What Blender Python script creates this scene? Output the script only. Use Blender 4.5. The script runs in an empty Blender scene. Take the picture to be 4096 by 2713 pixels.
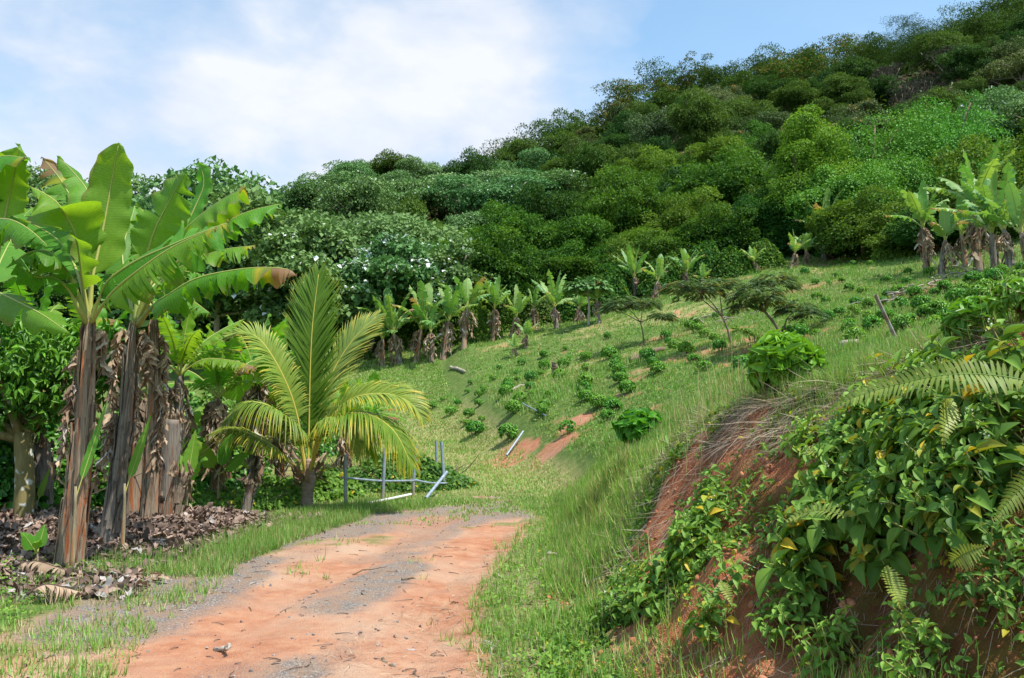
import bpy, math, random
import numpy as np
from mathutils import Vector, Matrix
RS = np.random.RandomState
C = bpy.context.scene.collection
scene = bpy.context.scene
PI = math.pi
# ------------------------------------------------------------------ camera
FP = 852.0; PITCH = math.atan(90.0 / FP); EYE = 1.6
cp, sp = math.cos(PITCH), math.sin(PITCH)
cam_d = bpy.data.cameras.new("camera"); cam = bpy.data.objects.new("camera", cam_d); C.objects.link(cam)
cam.location = (0, 0, EYE); cam.rotation_euler = (PI / 2 + PITCH, 0, 0)
cam_d.sensor_width = 36; cam_d.lens = FP / 1024 * 36; cam_d.clip_end = 3000; cam_d.clip_start = 0.05
scene.camera = cam

def ray(px, py):                       # px,py on the 4096 wide photograph
    a = (px / 4 - 512) / FP; b = (339.15 - py / 4) / FP
    return np.array([a, cp - b * sp, sp + b * cp])
def W(px, py, Y):                      # world point seen at px,py standing Y metres ahead
    d = ray(px, py); p = d * (Y / d[1]); p[2] += EYE
    return p
# ------------------------------------------------------------------ noise
_T = RS(7).rand(256, 256)
def vn(x, y, s=0):
    x = np.asarray(x, float) + s * 17.31; y = np.asarray(y, float) + s * 9.77
    xi = np.floor(x).astype(int); yi = np.floor(y).astype(int)
    u = x - xi; v = y - yi; u = u * u * (3 - 2 * u); v = v * v * (3 - 2 * v)
    a = _T[xi & 255, yi & 255]; b = _T[(xi + 1) & 255, yi & 255]
    c = _T[xi & 255, (yi + 1) & 255]; d = _T[(xi + 1) & 255, (yi + 1) & 255]
    return (a * (1 - u) + b * u) * (1 - v) + (c * (1 - u) + d * u) * v
def fbm(x, y, s=0, o=4):
    r = 0; a = .5
    for i in range(o):
        r = r + a * (vn(x * 2 ** i, y * 2 ** i, s + i * 3) - .5); a *= .5
    return r * 2                        # about -1..1
def sm(t):
    t = np.clip(t, 0, 1); return t * t * (3 - 2 * t)
# ------------------------------------------------------------------ mesh building
class Geo:
    """collects triangles with a tint colour and uv per vertex"""
    def __init__(s): s.v = []; s.f = []; s.t = []; s.u = []; s.n = 0
    def add(s, v, f, t=None, u=None):
        v = np.asarray(v, np.float32).reshape(-1, 3); f = np.asarray(f, np.int32).reshape(-1, 3)
        if t is None: t = np.full((len(v), 3), .5, np.float32)
        t = np.asarray(t, np.float32)
        if t.ndim == 1: t = np.tile(t, (len(v), 1))
        if u is None: u = np.zeros((len(v), 2), np.float32)
        s.v.append(v); s.f.append(f + s.n); s.t.append(t); s.u.append(np.asarray(u, np.float32)); s.n += len(v)
        return s
    def build(s, name, mat, parent=None, smooth=True, loc=None):
        me = bpy.data.meshes.new(name)
        v = np.concatenate(s.v); f = np.concatenate(s.f); t = np.concatenate(s.t); u = np.concatenate(s.u)
        me.vertices.add(len(v)); me.vertices.foreach_set("co", v.ravel())
        me.loops.add(f.size); me.loops.foreach_set("vertex_index", f.ravel())
        me.polygons.add(len(f)); me.polygons.foreach_set("loop_start", np.arange(0, f.size, 3, dtype=np.int32))
        try: me.polygons.foreach_set("loop_total", np.full(len(f), 3, np.int32))
        except Exception: pass
        at = me.attributes.new("tint", 'FLOAT_COLOR', 'POINT')
        at.data.foreach_set("color", np.concatenate([t, np.ones((len(t), 1), np.float32)], 1).ravel())
        uv = me.uv_layers.new(name="UVMap"); uv.data.foreach_set("uv", u[f.ravel()].ravel())
        me.update(calc_edges=True)
        me.polygons.foreach_set("use_smooth", np.full(len(f), bool(smooth)))
        me.materials.append(mat)
        o = bpy.data.objects.new(name, me); C.objects.link(o)
        if parent is not None: o.parent = parent
        if loc is not None: o.location = loc
        return o
def nrm(a):
    a = np.asarray(a, float); return a / np.maximum(np.linalg.norm(a, axis=-1, keepdims=True), 1e-9)
# leaf templates: x across, y along, z up
def tmpl(stations, wid, fold, droop, rows=1):
    """stations in 0..1, half widths, fold (z at edge), droop (z along)"""
    v = []; f = []; u = []; k = 2 * rows + 1
    for s, w in zip(stations, wid):
        for j in range(-rows, rows + 1):
            q = j / rows
            v.append((q * w, s, fold * abs(q) * w * 2 - droop * s * s)); u.append((q * .5 + .5, s))
    for i in range(len(stations) - 1):
        for j in range(k - 1):
            a = i * k + j; b = a + 1; c = a + k; d = c + 1
            f += [(a, b, d), (a, d, c)]
    return np.array(v), np.array(f), np.array(u)
T_DIA = (np.array([(0, 0, 0), (.5, .5, .12), (0, 1, -.1), (-.5, .5, .12)]), np.array([(0, 1, 2), (0, 2, 3)]),
         np.array([(.5, 0), (1, .5), (.5, 1), (0, .5)]))
T_LEAF = tmpl([0, .22, .5, .8, 1], [.02, .34, .5, .26, .0], .18, .25)
T_LEAF2 = tmpl([0, .1, .25, .42, .6, .76, .9, 1], [.03, .2, .4, .5, .46, .32, .13, 0], .2, .28, 2)
T_BLADE = tmpl([0, .4, .75, 1], [.5, .42, .25, .0], .0, .0)
T_BLADE = (np.array([(-.5, 0, 0), (.5, 0, 0), (-.38, .45, -.04), (.38, .45, -.04), (-.2, .8, -.2), (.2, .8, -.2), (0, 1, -.42)]),
           np.array([(0, 1, 3), (0, 3, 2), (2, 3, 5), (2, 5, 4), (4, 5, 6)]),
           np.array([(0, 0), (1, 0), (0, .5), (1, .5), (.2, .8), (.8, .8), (.5, 1)]))
T_CURL = tmpl([0, .15, .35, .5, .7, .85, 1], [.12, .34, .5, .30, .46, .22, .02], .32, 0)
T_CURL[0][:, 2] += .16 * np.sin(T_CURL[0][:, 1] * 5.5) + .10 * T_CURL[0][:, 0] * np.cos(T_CURL[0][:, 1] * 9)
def scat(g, T, P, A, N, L, Wd, tint, bend=None):
    """stamp template T at each P; axis A, normal N, length L, width Wd, tint (n,3)"""
    V, F, U = T; P = np.asarray(P, float); n = len(P)
    if n == 0: return g
    A = nrm(A); S = nrm(np.cross(A, N)); N = np.cross(S, A)
    L = np.broadcast_to(np.asarray(L, float), (n,)); Wd = np.broadcast_to(np.asarray(Wd, float), (n,))
    bd = 1.0 if bend is None else np.broadcast_to(np.asarray(bend, float), (n,))[:, None, None]
    v = (P[:, None, :] + V[None, :, 0, None] * (S * Wd[:, None])[:, None, :] + V[None, :, 1, None] * (A * L[:, None])[:, None, :]
         + V[None, :, 2, None] * bd * (N * L[:, None])[:, None, :])
    f = F[None] + (np.arange(n) * len(V))[:, None, None]
    t = np.repeat(np.broadcast_to(np.asarray(tint, float), (n, 3))[:, None, :], len(V), 1)
    g.add(v.reshape(-1, 3), f.reshape(-1, 3), t.reshape(-1, 3), np.tile(U, (n, 1)))
    return g
def tube(g, pts, rad, k=8, tint=(.5, 0, 0), cap=True, rough=0, seed=0):
    pts = np.asarray(pts, float); n = len(pts); rad = np.broadcast_to(np.asarray(rad, float), (n,))
    d = nrm(np.gradient(pts, axis=0)); ref = np.array([0, 0, 1.]) if abs(d[0][2]) < .8 else np.array([0, 1., 0])
    s = nrm(np.cross(d, ref)); t = np.cross(s, d); a = np.arange(k) / k * 2 * PI
    r = RS(seed); rr = rad[:, None] * (1 + rough * (r.rand(n, k) - .5))
    v = pts[:, None] + (np.cos(a)[None, :, None] * s[:, None] + np.sin(a)[None, :, None] * t[:, None]) * rr[..., None]
    f = []
    for i in range(n - 1):
        for j in range(k):
            p = i * k + j; q = i * k + (j + 1) % k; f += [(p, q, q + k), (p, q + k, p + k)]
    v = v.reshape(-1, 3); u = [(j / k, i / max(n - 1, 1)) for i in range(n) for j in range(k)]
    if cap:
        v = np.concatenate([v, pts[:1], pts[-1:]]); u += [(.5, 0), (.5, 1)]; m = n * k
        for j in range(k):
            f += [(m, (j + 1) % k, j), (m + 1, (n - 1) * k + j, (n - 1) * k + (j + 1) % k)]
    g.add(v, f, tint, u); return g
def bez(P, n):
    """smooth curve through points (Catmull-Rom)"""
    P = np.asarray(P, float)
    if len(P) == 2: return P[0] + (P[1] - P[0]) * np.linspace(0, 1, n)[:, None]
    Q = np.concatenate([[2 * P[0] - P[1]], P, [2 * P[-1] - P[-2]]]); out = []
    m = len(P) - 1
    for t in np.linspace(0, m - 1e-6, n):
        i = int(t); u = t - i; a, b, c, d = Q[i:i + 4]
        out.append(.5 * ((2 * b) + (-a + c) * u + (2 * a - 5 * b + 4 * c - d) * u * u + (-a + 3 * b - 3 * c + d) * u ** 3))
    return np.array(out)
# ------------------------------------------------------------------ objects
def tag(o, label=None, cat=None, group=None, kind=None):
    if label: o["label"] = label
    if cat: o["category"] = cat
    if group: o["group"] = group
    if kind: o["kind"] = kind
    return o
def thing(name, loc, label, cat, group=None, rz=0, s=1):
    o = bpy.data.objects.new(name, None); C.objects.link(o); o.empty_display_size = .2
    o.location = tuple(float(q) for q in loc); o.rotation_euler = (0, 0, rz); o.scale = (s, s, s)
    return tag(o, label, cat, group)
def dup(root, loc, rz=0, s=1, label=None, group=None, tilt=0):
    r = root.copy(); C.objects.link(r); r.location = tuple(float(q) for q in loc)
    r.rotation_euler = (tilt, 0, rz); r.scale = (s, s, s) if np.isscalar(s) else s
    if label: r["label"] = label
    if group: r["group"] = group
    for ch in root.children:
        c = ch.copy(); C.objects.link(c); c.parent = r
        for q in ch.children:
            d = q.copy(); C.objects.link(d); d.parent = c
    return r
# ------------------------------------------------------------------ materials
def newmat(name):
    m = bpy.data.materials.new(name); m.use_nodes = True; nt = m.node_tree
    for n in list(nt.nodes): nt.nodes.remove(n)
    return m, nt, nt.nodes, nt.links
def nd(nt, typ, **kw):
    n = nt.nodes.new(typ)
    for k, v in kw.items():
        if k in n.inputs: n.inputs[k].default_value = v
        else: setattr(n, k, v)
    return n
def mixc(nt, fac, a, b, mode='MIX'):
    n = nt.nodes.new('ShaderNodeMix'); n.data_type = 'RGBA'; n.blend_type = mode; n.clamp_factor = True
    for k, val in ((0, fac), (6, a), (7, b)):
        sock = n.inputs[k]
        if isinstance(val, bpy.types.NodeSocket): nt.links.new(val, sock)
        elif isinstance(val, (int, float)): sock.default_value = val if k == 0 else (val, val, val, 1)
        else: sock.default_value = (*val, 1)
    return n.outputs[2]
def mth(nt, op, a, b=None, clamp=False):
    n = nt.nodes.new('ShaderNodeMath'); n.operation = op; n.use_clamp = clamp
    for i, val in enumerate((a, b)):
        if val is None: continue
        if isinstance(val, bpy.types.NodeSocket): nt.links.new(val, n.inputs[i])
        else: n.inputs[i].default_value = val
    return n.outputs[0]
def noise(nt, scale, detail=3, rough=.6, coord='Object', vec=None):
    n = nt.nodes.new('ShaderNodeTexNoise'); n.inputs['Scale'].default_value = scale
    n.inputs['Detail'].default_value = detail; n.inputs['Roughness'].default_value = rough
    if vec is None:
        t = nt.nodes.new('ShaderNodeTexCoord'); vec = t.outputs[coord]
    nt.links.new(vec, n.inputs['Vector']); return n.outputs[0]
def ramp(nt, fac, stops):
    n = nt.nodes.new('ShaderNodeValToRGB'); e = n.color_ramp.elements
    e[0].position = stops[0][0]; e[1].position = stops[-1][0]
    for p, c in stops[1:-1]: e.new(p)
    for el, (p, c) in zip(sorted(e, key=lambda q: q.position), stops):
        el.color = (*c, 1) if len(c) == 3 else c
    nt.links.new(fac, n.inputs[0]); return n.outputs[0]
def leafmat(name, dark, light, brown=(.23, .13, .06), white=(.75, .8, .72), rough=.5, trans=.3, spec=.4, rnd=.35, vein=0, nscale=0,
            tcol=None, hue=.02):
    """tint r: dark-light green, g: towards brown/yellow, b: towards white"""
    m, nt, N, L = newmat(name)
    at = nd(nt, 'ShaderNodeAttribute', attribute_name='tint'); sx = nt.nodes.new('ShaderNodeSeparateColor'); L.new(at.outputs[0], sx.inputs[0])
    oi = nt.nodes.new('ShaderNodeObjectInfo')
    fac = mth(nt, 'ADD', sx.outputs[0], mth(nt, 'MULTIPLY', mth(nt, 'SUBTRACT', oi.outputs['Random'], .5), rnd), True)
    if nscale:
        nz = noise(nt, nscale, 3); fac = mth(nt, 'ADD', fac, mth(nt, 'MULTIPLY', mth(nt, 'SUBTRACT', nz, .5), .5), True)
    col = mixc(nt, fac, dark, light)
    if vein:
        uv = nt.nodes.new('ShaderNodeUVMap'); sp_ = nt.nodes.new('ShaderNodeSeparateXYZ'); L.new(uv.outputs[0], sp_.inputs[0])
        w = mth(nt, 'SINE', mth(nt, 'MULTIPLY', sp_.outputs[1], vein)); 
        n2 = noise(nt, 1.0, 2, vec=uv.outputs[0]); n2.node.inputs['Scale'].default_value = 26
        cb = nt.nodes.new('ShaderNodeMapping'); cb.inputs['Scale'].default_value = (.25, 6, 1); L.new(uv.outputs[0], cb.inputs[0]); L.new(cb.outputs[0], n2.node.inputs['Vector'])
        k = mth(nt, 'MULTIPLY', mth(nt, 'ADD', mth(nt, 'MULTIPLY', w, .08), mth(nt, 'MULTIPLY', mth(nt, 'SUBTRACT', n2, .5), .9)), 1)
        col = mixc(nt, mth(nt, 'ADD', .22, k, True), col, tuple(min(1, c * 1.7) for c in light))
    if hue:
        hs = nt.nodes.new('ShaderNodeHueSaturation'); L.new(col, hs.inputs['Color'])
        L.new(mth(nt, 'ADD', .5, mth(nt, 'MULTIPLY', mth(nt, 'SUBTRACT', oi.outputs['Random'], .5), -hue * 2)), hs.inputs['Hue'])
        col = hs.outputs[0]
    col = mixc(nt, sx.outputs[1], col, brown); col = mixc(nt, sx.outputs[2], col, white)
    pb = nd(nt, 'ShaderNodeBsdfPrincipled', Roughness=rough); pb.inputs['Specular IOR Level'].default_value = spec
    L.new(col, pb.inputs['Base Color'])
    out = nt.nodes.new('ShaderNodeOutputMaterial')
    if trans > 0:
        tr = nt.nodes.new('ShaderNodeBsdfTranslucent')
        tc = mixc(nt, 1.0, col, tcol or (1.25, 1.2, .55), 'MULTIPLY'); L.new(tc, tr.inputs[0])
        mx = nt.nodes.new('ShaderNodeMixShader'); mx.inputs[0].default_value = trans
        L.new(pb.outputs[0], mx.inputs[1]); L.new(tr.outputs[0], mx.inputs[2]); L.new(mx.outputs[0], out.inputs[0])
    else: L.new(pb.outputs[0], out.inputs[0])
    return m
def barkmat(name, a, b, c=None, scale=(6, 6, 1.2), rough=.9, spots=None, bump=.4):
    m, nt, N, L = newmat(name)
    tc = nt.nodes.new('ShaderNodeTexCoord'); mp = nt.nodes.new('ShaderNodeMapping'); mp.inputs['Scale'].default_value = scale
    L.new(tc.outputs['Object'], mp.inputs[0])
    n1 = noise(nt, 3, 5, .7, vec=mp.outputs[0]); col = ramp(nt, n1, [(.3, a), (.7, b)])
    if c:
        n2 = noise(nt, 1.1, 3, .6, vec=mp.outputs[0]); col = mixc(nt, ramp(nt, n2, [(.55, (0, 0, 0)), (.66, (1, 1, 1))]), col, c)
    if spots:
        n3 = noise(nt, 7, 2, .5, coord='Object'); col = mixc(nt, ramp(nt, n3, [(.6, (0, 0, 0)), (.66, (1, 1, 1))]), col, spots)
    at = nd(nt, 'ShaderNodeAttribute', attribute_name='tint'); sx = nt.nodes.new('ShaderNodeSeparateColor'); L.new(at.outputs[0], sx.inputs[0])
    col = mixc(nt, sx.outputs[1], col, (.40, .46, .12))
    pb = nd(nt, 'ShaderNodeBsdfPrincipled', Roughness=rough); L.new(col, pb.inputs['Base Color']); pb.inputs['Specular IOR Level'].default_value = .2
    bp = nt.nodes.new('ShaderNodeBump'); bp.inputs['Strength'].default_value = bump; bp.inputs['Distance'].default_value = .02
    L.new(n1, bp.inputs['Height']); L.new(bp.outputs[0], pb.inputs['Normal'])
    out = nt.nodes.new('ShaderNodeOutputMaterial'); L.new(pb.outputs[0], out.inputs[0])
    return m
# ------------------------------------------------------------------ terrain
def P1(px, py, Y): return W(px * 4, py * 4, Y)
_cp = [(1024,318,4.6),(908,376,5.5),(822,389,6.5),(735,411,8),(692,437,9.5),(627,467,12),(600,483,15),
 (580,468,20),(560,425,27),(519,409,30),(463,350,50),(623,389,28),(600,440,22),(714,346,32),(887,330,26),(960,290,28),(800,330,30),(906,340,18),
 (975,322,9),(822,370,11),(700,395,16),(760,300,45),(850,285,42),(700,300,48),(650,325,44),(560,350,44),(500,380,40),
 (400,368,48),(510,335,55),(560,325,56),(620,300,58),(700,275,60),(780,262,60),(870,262,55),(920,258,48),(968,275,38),(1024,270,34),(1100,262,34),
 (100,340,60),(250,340,60),(340,330,62),(440,325,62),(250,280,130),(50,280,130),(150,290,90),(320,275,90),(378,184,130),(440,244,140),(480,244,150),(560,172,180),(610,128,200),(655,110,210),
 (790,92,220),(900,68,230),(1010,36,240),(1100,22,240),(900,205,90),(1000,215,75),(700,232,90),(800,203,110),(600,255,90),(500,285,85),(900,150,150),(700,152,150),(600,190,130),
 (1024,150,120),(1150,120,120),(-200,240,130),(-200,340,60)]
_cpts = [P1(*c) for c in _cp]
_cpts += [np.array(q, float) for q in [(6,5,3.4),(14,5,6),(30,8,13),(45,30,20),(70,60,34),(4,0,2.6),(5,-8,2.6),(20,-10,7),(-20,40,2.0),(-12,42,2.4),(-60,40,4),(-40,300,40),(60,330,70),(180,330,90),
   (260,200,100),(-160,150,40),(0,300,60),(-60,600,20),(150,600,30),(400,300,60),(-300,300,20)]]
_cpts = np.array(_cpts)
_c0 = 3.0
def _phi(r2): return np.sqrt(r2 + _c0 * _c0)
def _fit():
    P = _cpts[:, :2]; n = len(P); d = ((P[:, None] - P[None]) ** 2).sum(-1)
    A = np.zeros((n + 3, n + 3)); A[:n, :n] = _phi(d) - np.eye(n) * .02; A[:n, n] = 1; A[:n, n + 1:] = P; A[n, :n] = 1; A[n + 1:, :n] = P.T
    return np.linalg.solve(A, np.concatenate([_cpts[:, 2], [0, 0, 0]]))
_w = _fit()
def S_(x, y):
    sh = x.shape; x = x.ravel(); y = y.ravel(); z = _w[-3] + _w[-2] * x + _w[-1] * y
    for i, p in enumerate(_cpts): z = z + _w[i] * _phi((x - p[0]) ** 2 + (y - p[1]) ** 2)
    return z.reshape(sh)
def foot(y): return np.interp(y, [-10, 0, 2, 3.5, 5.5, 7.4, 10.6, 16.8, 19, 24, 28, 34, 44, 60], [1.8, 1.7, 1.3, .85, .42, .45, .68, .9, 1.0, -.3, -1.4, -3.3, -5.5, -8])
def wid(y): return np.interp(y, [-10, 0, 3.5, 5, 8, 12, 15, 20, 28, 44], [3, 2.6, 2.2, 2.3, 1.6, 1.0, .9, 1.8, 2.6, 4])
def bank_t(x, y): return (x - foot(y)) / wid(y)
def dpoly(x, y, pts):
    d = np.full(x.shape, 1e9)
    for (ax, ay), (bx, by) in zip(pts[:-1], pts[1:]):
        vx, vy = bx - ax, by - ay; t = np.clip(((x - ax) * vx + (y - ay) * vy) / (vx * vx + vy * vy + 1e-9), 0, 1)
        d = np.minimum(d, np.hypot(x - ax - t * vx, y - ay - t * vy))
    return d
def g0(px, py):
    d = ray(px, py); t = -EYE / d[2]; return (d[0] * t, d[1] * t)
# road edges given on the 2367 wide view, laid on the flat ground
k23 = 4096 / 2367
def q(px, py): return g0(px * k23, py * k23)
roadL = [(-3.6, -12), (-3.2, 0), q(230, 1568), q(290, 1470), q(430, 1390), q(540, 1300), q(700, 1240), q(860, 1190), (-1.6, 17.3), (-2.4, 22)]
roadR = [(.9, -12), (.9, 0), q(1140, 1568), q(1110, 1400), q(1190, 1260), q(1240, 1200), (.1, 17.5), (-.6, 22)]
def rl(y): a = np.array(sorted(roadL, key=lambda t: t[1])); return np.interp(y, a[:, 1], a[:, 0])
def rr(y): a = np.array(sorted(roadR, key=lambda t: t[1])); return np.interp(y, a[:, 1], a[:, 0])
trackL = [(-2.0, -5), q(430, 1568), q(560, 1450), q(680, 1360), q(830, 1290), q(960, 1230), q(1010, 1200)]
trackR = [(.2, -5), q(980, 1568), q(1000, 1450), q(1060, 1340), q(1130, 1260), q(1190, 1205)]
def height(x, y):
    R = np.interp(y, [-20, 0, 16, 20, 26, 34, 44, 60], [0, 0, 0, .12, .42, 1.35, 3.2, 6])
    R = R + .03 * fbm(x * .5, y * .5, 2) * sm(y / 8)
    # wheel ruts
    S = S_(x, y)
    t = bank_t(x, y) + .13 * fbm(x * .9, y * .9, 5) * sm((14 - y) / 6 + 1)
    k = np.maximum(sm(t), sm((y - 40) / 16))
    z = R + (S - R) * k
    on = sm(t * 3) * sm((1.6 - t) * 1.2)
    z = z + (fbm(x * 2.2, y * 2.2, 11, 5) * .12 + fbm(x * 6, y * 6, 15, 4) * .09 + .05 * np.abs(fbm(x * 3.5, y * 3.5, 19, 4)) - .05 * np.clip(np.abs(fbm(y * 3.2 + x * .6, x * .7, 17, 3)) * -3 + 1, 0, 1)) * on * sm((26 - y) / 10)
    z = z + fbm(x * .35, y * .35, 21) * .22 * sm(t - .8) * sm((y - 9) / 10) + fbm(x * 1.6, y * 1.6, 31, 3) * .05 * sm(t - .9)
    onr = sm((x - rl(y)) * 3) * sm((rr(y) - x) * 3) * sm((19 - y) / 3)
    z = z - onr * .035 * np.maximum(sm(1 - dpoly(x, y, trackL) / .5), sm(1 - dpoly(x, y, trackR) / .45)) + fbm(x * 5, y * 5, 40, 3) * .014
    return z
def axis(parts):
    out = []
    for a, b, s in parts: out.append(np.arange(a, b, s))
    return np.concatenate(out + [[parts[-1][1]]])
gx = axis([(-400, -120, 40), (-120, -40, 6), (-40, -12, 1.5), (-12, -5, .3), (-5, -1, .12), (-1, 5, .05), (5, 9, .15), (9, 30, .4), (30, 60, 1.2), (60, 200, 5), (200, 500, 40)])
gy = axis([(-30, -2, 3), (-2, 2, .4), (2, 3, .1), (3, 12, .06), (12, 20, .12), (20, 36, .25), (36, 66, .6), (66, 130, 3), (130, 300, 6), (300, 700, 40)])
GX, GY = np.meshgrid(gx, gy); GZ = height(GX, GY)
def H(x, y):
    x = np.asarray(x, float); y = np.asarray(y, float)
    i = np.clip(np.searchsorted(gx, x) - 1, 0, len(gx) - 2); j = np.clip(np.searchsorted(gy, y) - 1, 0, len(gy) - 2)
    u = (x - gx[i]) / (gx[i + 1] - gx[i]); v = (y - gy[j]) / (gy[j + 1] - gy[j])
    return (GZ[j, i] * (1 - u) + GZ[j, i + 1] * u) * (1 - v) + (GZ[j + 1, i] * (1 - u) + GZ[j + 1, i + 1] * u) * v
_ty = np.exp(np.linspace(math.log(1.5), math.log(330), 2600))
def hit(px, py):
    """where the sight line through px,py (4096 wide photo) meets the ground"""
    d = ray(px, py); d = d / d[1]; x = d[0] * _ty; z = EYE + d[2] * _ty; h = H(x, _ty)
    k = np.argmax(h > z)
    if h[k] <= z[k]: k = len(_ty) - 1
    y = _ty[k]; return np.array([d[0] * y, y, float(H(d[0] * y, y))])
def hitXY(px, py): return hit(px, py)[:2]
def normal(x, y, e=.06):
    n = np.stack([-(H(x + e, y) - H(x - e, y)) / (2 * e), -(H(x, y + e) - H(x, y - e)) / (2 * e), np.ones_like(np.asarray(x, float))], -1)
    return nrm(n)
pink = [q(450, 1540), q(560, 1450), q(650, 1380)]
gravels = [(q(430, 1400), q(520, 1300), .75), (q(280, 1440), q(420, 1340), .8), (q(740, 1400), q(920, 1310), .5), (q(820, 1215), q(1190, 1178), 1.9), (q(560, 1560), q(660, 1545), .35), (q(860, 1290), q(1010, 1215), .6), (q(600, 1270), q(800, 1215), .5)]
def masks(x, y):
    n1 = fbm(x * .9, y * .9, 51, 5); n2 = fbm(x * 3, y * 3, 61, 4); n3 = fbm(x * .25, y * .25, 71, 3)
    t = bank_t(x, y)
    inroad = sm((x - rl(y)) / .45 + .5 + n1 * .8) * sm((rr(y) - x) / .3 + .5 + n1 * .5) * sm((18.3 - y) / 3.5 + n1 * 1.9 + n2 * .8)
    tr = np.maximum(sm(1.25 - dpoly(x, y, trackL) / .75 + n1 * .45), sm(1.3 - dpoly(x, y, trackR) / .62 + n1 * .45))
    gr = np.zeros_like(x)
    for a, b, r in gravels: gr = np.maximum(gr, sm(1.3 - dpoly(x, y, [a, b]) / r + n1 * .9 + n2 * .3))
    gravel = np.clip(gr * (1 - tr * .55) + .42 * sm(.5 - n1 * 2) * (1 - tr), 0, 1) * np.maximum(inroad, sm((x - rl(y) + 1.6) / .8 + n1) * sm((rl(y) + .4 - x) * 3) * sm((19 - y) / 3) * .8)
    verge = sm((x - rl(y) + 2.4) / 1.2 + n1 * 1.3) * sm((rl(y) + .3 - x) * 2) * sm((19 - y) / 3)
    dirt = np.maximum(inroad * (.86 + .3 * n2), verge * np.clip(.42 + n1 * .9 + n2 * .3, 0, 1)); dirt = np.maximum(dirt, sm((21 - y) / 4 + n1) * sm((x - rl(y) + 1) * 1) * sm((rr(y) + .5 - x) * 2) * .42)
    # red scars on the cut bank and the slope
    face = sm((t - .12 + .08 * sm((8.5 - y) / 1.5)) * 5) * sm((1.05 - t) * 5) * sm((13 - y) / 4)
    dirt = np.maximum(dirt, face * sm(.75 + n1 * 1.2))
    scars = [(2210, 1800, .9), (2280, 1760, .8), (2050, 1830, 1.0), (2110, 1790, .6), (2300, 1700, .8), (2560, 1660, .8), (2640, 1650, .6), (2860, 1400, 1.6), (2700, 1440, 1.2), (3050, 1370, 2.2), (3250, 1340, 1.5), (3500, 1290, 2.2), (3720, 1260, 1.6), (3000, 1310, 1.2), (2590, 1480, .7), (2520, 1530, .7), (3700, 1160, 2), (3900, 1180, 1.5), (3230, 1150, 2.5), (3100, 1180, 1.5), (2680, 1350, 1.2)]
    for i, (a, b, r) in enumerate(scars):
        p = hit(a, b); e = np.hypot((x - p[0]) / 1.0, (y - p[1]) / 1.3) / r
        dirt = np.maximum(dirt, sm(1.25 - e + n2 * .7) * (1 if i < 7 else .55))
    sl = sm((y - 14) / 8) * sm(t - .5)
    dirt = np.maximum(dirt, sl * sm((n1 + .5 * n2 - .30) * 3) * .75)
    humus = sm((-x - 4.2 + .12 * (y - 9) * 0 + n1 * 1.4) / .9) * sm((y - 6 - n1) / 2) * sm((26 - y) / 4) + sm((y - 64 - 0 * x) / 4)
    humus = np.clip(humus + sm((-x - 7) / 2) * sm((30 - y) / 6), 0, 1)
    moss = face * sm((x - 1.1) / .8) * sm((.78 - t) * 5) * sm((7.5 - y) / 2)
    dry = sm((x - rr(y)) * 4) * sm((.15 - t) * 4) * sm((17 - y) / 3) * (.75 + .5 * n1) + sm((y - 17) / 5) * sm((.9 - t) * 2) * sm((44 - y) / 8) * .8 * sm((x + 9) / 3) + .75 * sm(n3 * 2 + n1 * .8) * sl + sm((t - .7) * 4) * sm((1.35 - t) * 4) * sm((11 - y) / 3) * sm((y - 5.0) * 1.5) * .9
    return np.clip(np.stack([dirt, gravel, np.maximum(np.maximum(sm((t - .05) * 5) * sm((16 - y) / 3), .6 * sm((y - 17) / 4)), inroad * (.04 + .34 * tr * (.8 + n1)))], -1), 0, 1), np.clip(np.stack([humus, moss, dry], -1), 0, 1)
MA, MB = masks(GX, GY)
def grid_at(M, x, y):
    i = np.clip(np.searchsorted(gx, x) - 1, 0, len(gx) - 2); j = np.clip(np.searchsorted(gy, y) - 1, 0, len(gy) - 2)
    return M[j, i]
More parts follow.
